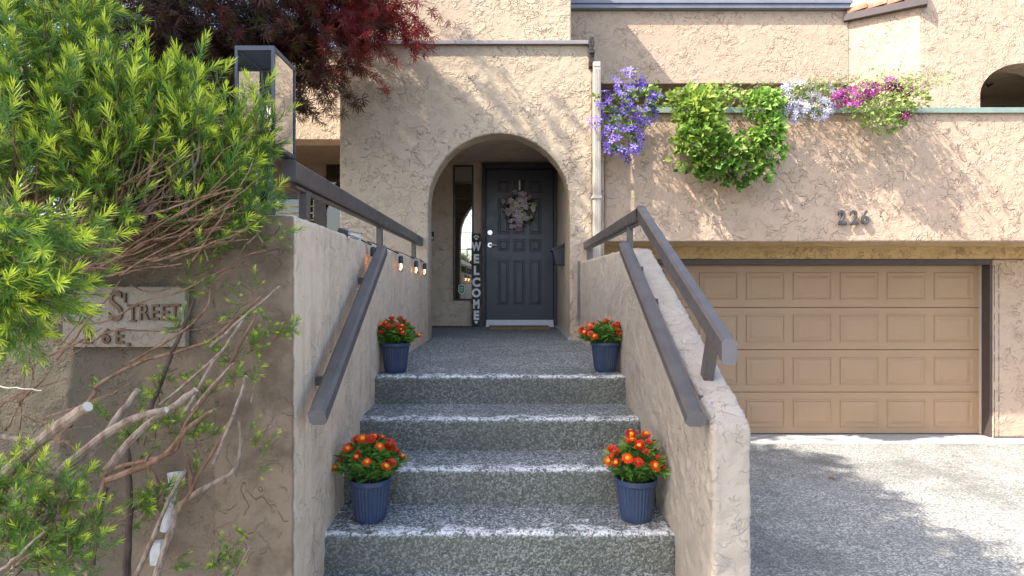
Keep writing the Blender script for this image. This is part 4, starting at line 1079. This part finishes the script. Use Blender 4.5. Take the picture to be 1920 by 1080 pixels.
def ycol(tp, i):
    t_, q = tp[..., 0:1], tp[..., 1:2]
    g = SG[i][:, None, None]
    young = np.clip((t_ - (1 - g * .62)) * 3.0, 0, 1) * g ** .5
    dark = np.array((.040, .115, .028)) * (1 + .5 * hue[i][:, None, None]) + np.array((.02, .045, 0)) * q
    bright = np.array((.74, .82, .07)) * (.8 + .3 * q)
    mid = np.array((.33, .46, .05))
    c = dark * (1 - young) + bright * young
    return c * .75 + mid * .25 * np.ones_like(t_)
scatter('needles', sprigs, SP, SD, SS, ycol, M['yew'], yw)
tag(tw.build('twigs', M['bark'], yw), kind='stuff')
print('yew sprigs', len(SP))

# wood of the yew
def wob_path(pts_, D0, D1=None, sub=4, j=.006):
    D1 = D0 if D1 is None else D1; n = len(pts_); out_ = []
    W = [P(x, y, D0 + (D1 - D0) * i / (n - 1)) for i, (x, y) in enumerate(pts_)]
    for i in range(n - 1):
        p0, p1, p2, p3 = W[max(0, i - 1)], W[i], W[i + 1], W[min(n - 1, i + 2)]
        for s_ in range(sub):
            t = s_ / sub
            q = .5 * ((2 * p1) + (p2 - p0) * t + (2 * p0 - 5 * p1 + 4 * p2 - p3) * t * t + (3 * p1 - p0 - 3 * p2 + p3) * t ** 3)
            out_.append(q + Vector((random.gauss(0, j), random.gauss(0, j), random.gauss(0, j))))
    out_.append(W[-1]); return out_
def limb(pts_, D0, D1, r0, r1, mat='bark', cut=False, j=.003):
    MB().tube(wob_path(pts_, D0, D1, 4, j * .4), r0 * .75 * D0 / F, r1 * .75 * D1 / F, 9, 0, True, 1, wob=.08).build('branch', [M[mat], M['cutwood'] if cut else M[mat]], yw, smooth=False)
# thick cut branches (radius in photo pixels)
limb([(-80, 960), (20, 880), (90, 815), (165, 762)], 1.55, 1.45, 17, 13, 'barkgrey', True)
limb([(110, 905), (170, 850), (215, 790), (260, 730)], 1.6, 1.7, 9, 7, 'barkgrey', True)
limb([(60, 950), (130, 870), (200, 815), (250, 785), (312, 768)], 1.6, 1.6, 14, 8, 'barkgrey', True)
limb([(200, 880), (260, 810), (320, 765), (368, 730)], 1.75, 1.8, 9, 7, 'barkgrey', True)
limb([(-30, 810), (20, 822), (70, 830)], 1.5, 1.5, 6, 6, 'barkgrey', True)
limb([(200, 900), (300, 860), (350, 805), (400, 770)], 1.85, 1.9, 9, 4, 'bark')
limb([(20, 1080), (60, 1010), (105, 940), (125, 930)], 1.5, 1.5, 9, 8, 'barkgrey', True)
limb([(100, 1010), (140, 1050), (175, 1090)], 1.6, 1.6, 6, 6, 'barkgrey', True)
limb([(290, 1090), (320, 1000), (335, 950), (400, 905), (440, 880), (452, 830), (448, 790)], 1.9, 1.95, 9, 3, 'barkgrey')
limb([(335, 960), (360, 920), (352, 870), (350, 850)], 1.93, 1.93, 7, 5, 'bark', True)
limb([(238, 1080), (243, 960), (240, 860), (235, 800)], 1.95, 1.97, 9, 6, 'barkdark')
limb([(165, 990), (195, 910), (210, 880), (320, 850), (350, 790), (420, 700), (470, 610), (495, 560)], 1.93, 1.99, 6, 3, 'bark')
limb([(130, 800), (175, 740), (185, 720), (260, 680), (330, 660), (390, 640), (440, 600), (490, 555)], 1.95, 1.99, 6, 3, 'bark')
limb([(280, 770), (300, 720), (320, 670), (345, 610), (365, 560)], 1.96, 1.98, 7, 4, 'barkdark')
limb([(100, 540), (200, 480), (260, 440), (300, 400), (305, 428)], 1.85, 1.95, 6, 4, 'bark')
limb([(-20, 610), (100, 600), (190, 605), (260, 570), (340, 545), (410, 510), (460, 480), (500, 470)], 1.9, 1.99, 3, 2, 'bark')
limb([(100, 640), (170, 640), (210, 620), (300, 622), (370, 618), (440, 600)], 1.98, 1.99, 3, 2, 'bark')
limb([(240, 680), (330, 630), (385, 580), (400, 530), (440, 500), (460, 490)], 1.96, 1.99, 3, 2, 'bark')
limb([(440, 490), (460, 460), (485, 437)], 1.99, 1.98, 2, 1.5, 'barkgrey')
limb([(245, 535), (280, 548), (320, 540)], 1.99, 1.99, 2, 2, 'bark')
limb([(395, 650), (440, 610), (480, 575), (525, 537)], 1.93, 1.93, 4, 2.5, 'barkgrey')
limb([(350, 770), (400, 680), (430, 640), (455, 600)], 1.93, 1.93, 4.5, 3, 'barkgrey')
limb([(300, 760), (370, 700), (420, 655)], 1.93, 1.93, 4, 3, 'barkgrey')
limb([(360, 770), (400, 720), (440, 680)], 1.9, 1.9, 4, 2.5, 'barkgrey')
limb([(400, 870), (425, 810), (440, 770), (455, 730), (462, 705)], 1.9, 1.9, 4.5, 4, 'barkgrey', True)
limb([(470, 755), (478, 715), (483, 690)], 1.95, 1.95, 1.6, 1.2, 'barkgrey')
limb([(335, 960), (380, 880), (410, 830), (430, 790)], 1.9, 1.9, 4, 3, 'bark')
limb([(255, 1080), (290, 1000), (320, 930), (350, 880)], 1.92, 1.92, 6, 4, 'barkgrey')
limb([(175, 1060), (190, 960), (200, 915)], 1.96, 1.96, 4, 3, 'barkdark')
limb([(300, 910), (275, 870), (280, 850)], 1.9, 1.9, 5, 4, 'bark')
limb([(440, 1085), (455, 1050), (468, 1025)], 1.9, 1.9, 2, 1.5, 'barkgrey')
limb([(0, 725), (40, 728), (78, 732)], 1.6, 1.6, 1.8, 1.2, 'cutwood')
limb([(-40, 1085), (0, 1070), (45, 1030), (85, 995)], 1.3, 1.3, 3.5, 3, 'barkgrey')
# upright inner stems through the crown
for a in [[(170, 420), (178, 300), (182, 200), (180, 80)], [(220, 380), (235, 260), (245, 130)], [(270, 420), (300, 330), (315, 240)], [(330, 350), (315, 300), (318, 220)], [(120, 400), (140, 330), (150, 260)],
          [(180, 480), (250, 400), (290, 300), (300, 240)], [(340, 400), (365, 350), (360, 290)], [(100, 460), (90, 350), (30, 250), (0, 200)], [(270, 400), (330, 345), (370, 300), (372, 230)], [(-20, 250), (40, 200), (90, 150)]]:
    limb(a, 1.9, 1.9, 4.5, 2.5, random.choice(['bark', 'barkgrey']))
# massed brown brush under the crown: long thin dead twigs, all one part
br = MB()
for k in range(170):
    x0 = random.uniform(-60, 380); y0 = random.uniform(400, 520) - max(0, x0 - 200) * .15
    ang = random.gauss(.42, .22); L_ = random.uniform(90, 240); D = random.uniform(1.85, 2.02)
    pts_ = [(x0 + L_ * t * math.cos(ang), y0 - L_ * t * math.sin(ang) + random.gauss(0, 4)) for t in (0, .33, .66, 1)]
    if pts_[-1][0] > 500: continue
    br.tube(wob_path(pts_, D, D - .03, 3, .002), random.uniform(1.2, 3.2) * D / F, .8 * D / F, 5, cap=False)
for k in range(110):
    x0 = random.uniform(0, 330); y0 = random.uniform(330, 470); ang = random.gauss(1.25, .3); L_ = random.uniform(80, 190); D = random.uniform(1.8, 2.0)
    pts_ = [(x0 + L_ * t * math.cos(ang), y0 - L_ * t * math.sin(ang) + random.gauss(0, 4)) for t in (0, .33, .66, 1)]
    br.tube(wob_path(pts_, D, D, 3, .002), random.uniform(1.2, 3) * D / F, .8 * D / F, 5, cap=False)
for k in range(40):
    x0 = random.uniform(-40, 120); y0 = random.uniform(640, 1050); ang = random.gauss(.5, .4); L_ = random.uniform(60, 170); D = random.uniform(1.7, 1.95)
    pts_ = [(x0 + L_ * t * math.cos(ang), y0 - L_ * t * math.sin(ang) + random.gauss(0, 4)) for t in (0, .33, .66, 1)]
    br.tube(wob_path(pts_, D, D, 3, .002), random.uniform(1.2, 4) * D / F, .8 * D / F, 5, cap=False)
tag(br.build('twig_brush', M['bark'], yw), kind='stuff')
# trunk behind, in the bed
MB().tube([(-2.6, 1.7, .4), (-2.4, 1.75, .9), (-2.1, 1.8, 1.4), (-1.8, 1.9, 1.9), (-1.5, 2.0, 2.2)], .09, .04, 10, wob=.05).build('trunk', M['bark'], yw)

# ================================================================ MAPLE
mp = thing('maple_tree', 'dark red laceleaf maple hanging over the porch behind the lantern', 'tree', (-4.6, 5.0, 1.8))
def maple_t(seed):
    r = np.random.default_rng(seed); v, f, tp = [], [], []
    for k, a in enumerate((-1.9, -1.25, -.7, -.25, .2, .65, 1.2, 1.85)):
        a += r.normal() * .1; ln = (1 - .18 * abs(a)) * r.uniform(.85, 1.1); b = len(v); w = .042
        d = (math.sin(a), 0, math.cos(a)); s = (math.cos(a), 0, -math.sin(a)); dr = -.25 * r.uniform(.3, 1.2)
        for (t, ww) in ((0.02, .2), (.45, 1.0), (.75, .6)):
            for sg in (-1, 1): v.append((d[0] * ln * t + s[0] * sg * w * ww, dr * t * t, d[2] * ln * t + s[2] * sg * w * ww)); tp.append(t)
        v.append((d[0] * ln, dr, d[2] * ln)); tp.append(1)
        f += [(b, b + 1, b + 3), (b, b + 3, b + 2), (b + 2, b + 3, b + 5), (b + 2, b + 5, b + 4), (b + 4, b + 5, b + 6)]
    return np.array(v, float), np.array(f), np.array(tp, float)[:, None]
mt_ = [maple_t(k) for k in range(4)]
ML, MD, MC = [], [], []; mb_ = MB()
def mblob(px, py, D, rx, ry, rd, n, red):
    n = int(n * (1.35 if px < 500 else 1))
    c = P(px, py, D)
    for k in range(n):
        v = Vector((random.gauss(0, .5), random.gauss(0, .5), random.gauss(0, .5)))
        p = c + Vector((v.x * rx / F * D, v.y * rd, v.z * ry / F * D))
        # weeping twig
        d = Vector((random.gauss(.35, .5), random.gauss(-.1, .4), random.uniform(-.2, .3))).normalized(); q = p.copy(); L_ = random.uniform(.25, .5); pts_ = [q.copy()]
        for s_ in range(5):
            d = (d + Vector((random.gauss(0, .1), random.gauss(0, .1), -.22))).normalized(); q = q + d * L_ / 5; pts_.append(q.copy())
        mb_.tube(pts_, .004, .0015, 3, cap=False)
        for s_ in range(1, 6):
            for _ in range(3):
                ML.append(tuple(pts_[s_] + Vector((random.gauss(0, .025), random.gauss(0, .025), random.gauss(0, .02)))))
                MD.append((d.x * .5 + random.gauss(0, .45), d.y + random.gauss(0, .45), -.7 + random.gauss(0, .35)))
                MC.append(red + random.gauss(0, .15))
for a in [(280, 40, 4.6, 90, 70, .5, 42, .1), (370, 60, 4.8, 90, 80, .5, 60, .05), (460, 50, 5.0, 90, 80, .5, 66, .05), (550, 40, 5.1, 90, 70, .4, 60, .2), (380, 150, 4.9, 80, 60, .5, 36, .05), (300, 110, 4.7, 60, 50, .4, 26, .0),
          (470, 140, 5.0, 80, 50, .4, 34, .1), (620, 20, 5.2, 70, 55, .35, 50, .5), (690, 5, 5.3, 55, 40, .3, 30, .75), (640, 65, 5.3, 50, 26, .3, 11, .7), (570, 110, 5.2, 40, 45, .25, 11, .35), (590, 150, 5.2, 30, 36, .2, 6, .1),
          (560, 185, 5.2, 24, 28, .2, 4, 0), (735, -25, 5.3, 50, 22, .2, 10, .7),
          (420, -110, 4.9, 260, 90, .7, 130, .3), (620, -110, 5.2, 120, 70, .5, 46, .6), (500, -250, 5.1, 200, 90, .6, 80, .4)]:
    mblob(*a)
MC = np.clip(np.array(MC), 0, 1); mv = rng.uniform(.6, 1.35, len(MC)); ol = (rng.random(len(MC)) < .35)
def mcol(tp, i):
    r_ = MC[i][:, None, None]; g = np.where(ol[i], 1.0, 0.0)[:, None, None]
    dk = np.array((.050, .026, .020)) * (1 - g) + np.array((.085, .075, .022)) * g
    return (dk * (1 - r_) + np.array((.46, .035, .04)) * r_ ** 1.3) * mv[i][:, None, None] * (.85 + .3 * tp)
scatter('leaves', mt_, ML, MD, rng.uniform(.07, .115, len(ML)), mcol, M['maple'], mp)
tag(mb_.build('twigs', M['barkdark'], mp), kind='stuff')
MB().tube([(-4.6, 5.0, 1.6), (-4.4, 5.0, 2.6), (-3.9, 5.0, 3.6), (-3.2, 5.0, 4.5)], .11, .07, 10).build('trunk', M['barkdark'], mp)
for a in [[(-3.9, 5.0, 3.6), (-3.3, 4.9, 4.3), (-2.5, 5.0, 4.7), (-1.6, 5.1, 4.6)], [(-3.2, 5, 4.5), (-2.6, 5, 5.2), (-1.6, 5.1, 5.3)], [(-3.9, 5, 3.6), (-3.4, 4.8, 4.0), (-2.9, 4.8, 4.1)], [(-3.3, 4.9, 4.3), (-2.6, 5, 4.2), (-2.1, 5.1, 4.0)]]:
    MB().tube(a, .05, .015, 8).build('branch', M['barkdark'], mp)

# ================================================================ TREE STANDING LEFT OF THE CAMERA (its shade covers the steps)
sh = thing('street_tree', 'tall leafy tree standing left of the steps by the walkway', 'tree', (-6.4, -.6, 0))
def shade_blob(c, r, n):
    v = rng.normal(size=(n, 3)); v /= np.linalg.norm(v, axis=1, keepdims=True); rr = rng.random(n)[:, None] ** .4
    return np.array(c) + v * rr * np.array(r)
TZ = 8.0
def up_sun(xp, yp, z): return (xp - .8 * z, yp - .4 * z, z)       # where the crown stands that shades ground point (xp, yp)
cl = [(x, y, .8) for x in (.9, 1.8, 2.45) for y in (2.9, 3.9, 4.9, 5.7)] + [(1.0, 6.6, .7), (1.8, 6.5, .6), (2.3, 6.3, .5), (2.9, 6.1, .35), (2.85, 4.9, .3), (1.2, 7.15, .55), (2.0, 6.95, .45), (.3, 7.2, .7), (-.6, 7.3, .7), (-1.7, 1.95, .5), (-.95, 1.95, .5), (-.2, 1.95, .5), (.5, 2.1, .55), (-.45, 2.3, .35), (-.1, 2.35, .3)] + [(x, y, .85) for x in (-.2, -1.2, -2.2) for y in (4.2, 5.3, 6.6)]
pts_ = np.concatenate([shade_blob(up_sun(x, y, TZ + rng.uniform(-.5, .5)), (r, r, .6), int(900 * (r / .8) ** 2)) for x, y, r in cl])
n = len(pts_); cb = np.array((.07, .13, .03)) * rng.uniform(.6, 1.4, n)[:, None]
scatter('crown', [leaf_t(.6, .15, .2, 2)], pts_, rng.normal(size=(n, 3)), rng.uniform(.12, .22, n), lambda tp, i: cb[i][:, None, :] + 0 * tp, M['leaf'], sh)
MB().tube([(-6.4, -.6, -.1), (-6.3, -.5, 2.0), (-6.1, -.2, 4.2), (-5.7, .4, 6.4), (-5.5, .9, 8.0)], .22, .08, 12, wob=.04).build('trunk', M['barkdark'], sh)
for a in [[(-6.2, -.3, 4.4), (-5.2, -.3, 6.2), (-4.2, 0, 7.9)], [(-5.9, .1, 5.4), (-5.0, 1.6, 6.8), (-4.3, 2.6, 7.9)], [(-6.0, 0, 5.0), (-7.0, 1.0, 6.6), (-7.6, 2.2, 7.9)], [(-5.7, .4, 6.4), (-6.2, 2.0, 7.2), (-6.4, 3.2, 8.0)]]:
    MB().tube(a, .08, .03, 8).build('branch', M['barkdark'], sh)

for (px, py, z, lab) in ((757, 952, .758, 'tiny red petal fallen beside the lower left flower pot'), (1108, 1010, .758, 'tiny red petal fallen on the lowest tread in front of the lower right pot')):
    D_ = (CZ - z) * F / (py - 540); q = P(px, py, D_); q.z = z + .012
    tag(MB().add([(q.x - .008, q.y, q.z), (q.x, q.y - .004, q.z + .002), (q.x + .009, q.y, q.z + .003), (q.x, q.y + .005, q.z + .001)], [(0, 1, 2), (0, 2, 3)]).build('fallen_petal', heads[1].materials[0]), lab, 'petal')
# fallen leaf on the driveway
p = P(1558, 898, 5.5); p.z = .004; p = Vector((598 / 358 * CZ, 1100 * CZ / 358, .004))
b = MB().add([(p.x - .035, p.y, .006), (p.x, p.y - .02, .012), (p.x + .04, p.y, .02), (p.x, p.y + .025, .010)], [(0, 1, 2), (0, 2, 3)]).add([(p.x - .01, p.y - .03, .006), (p.x + .03, p.y - .035, .018), (p.x + .04, p.y + .0, .008)], [(0, 1, 2)])
tag(b.build('fallen_leaf', M['mat']), 'small dry brown leaf lying on the shaded grey driveway', 'leaf')
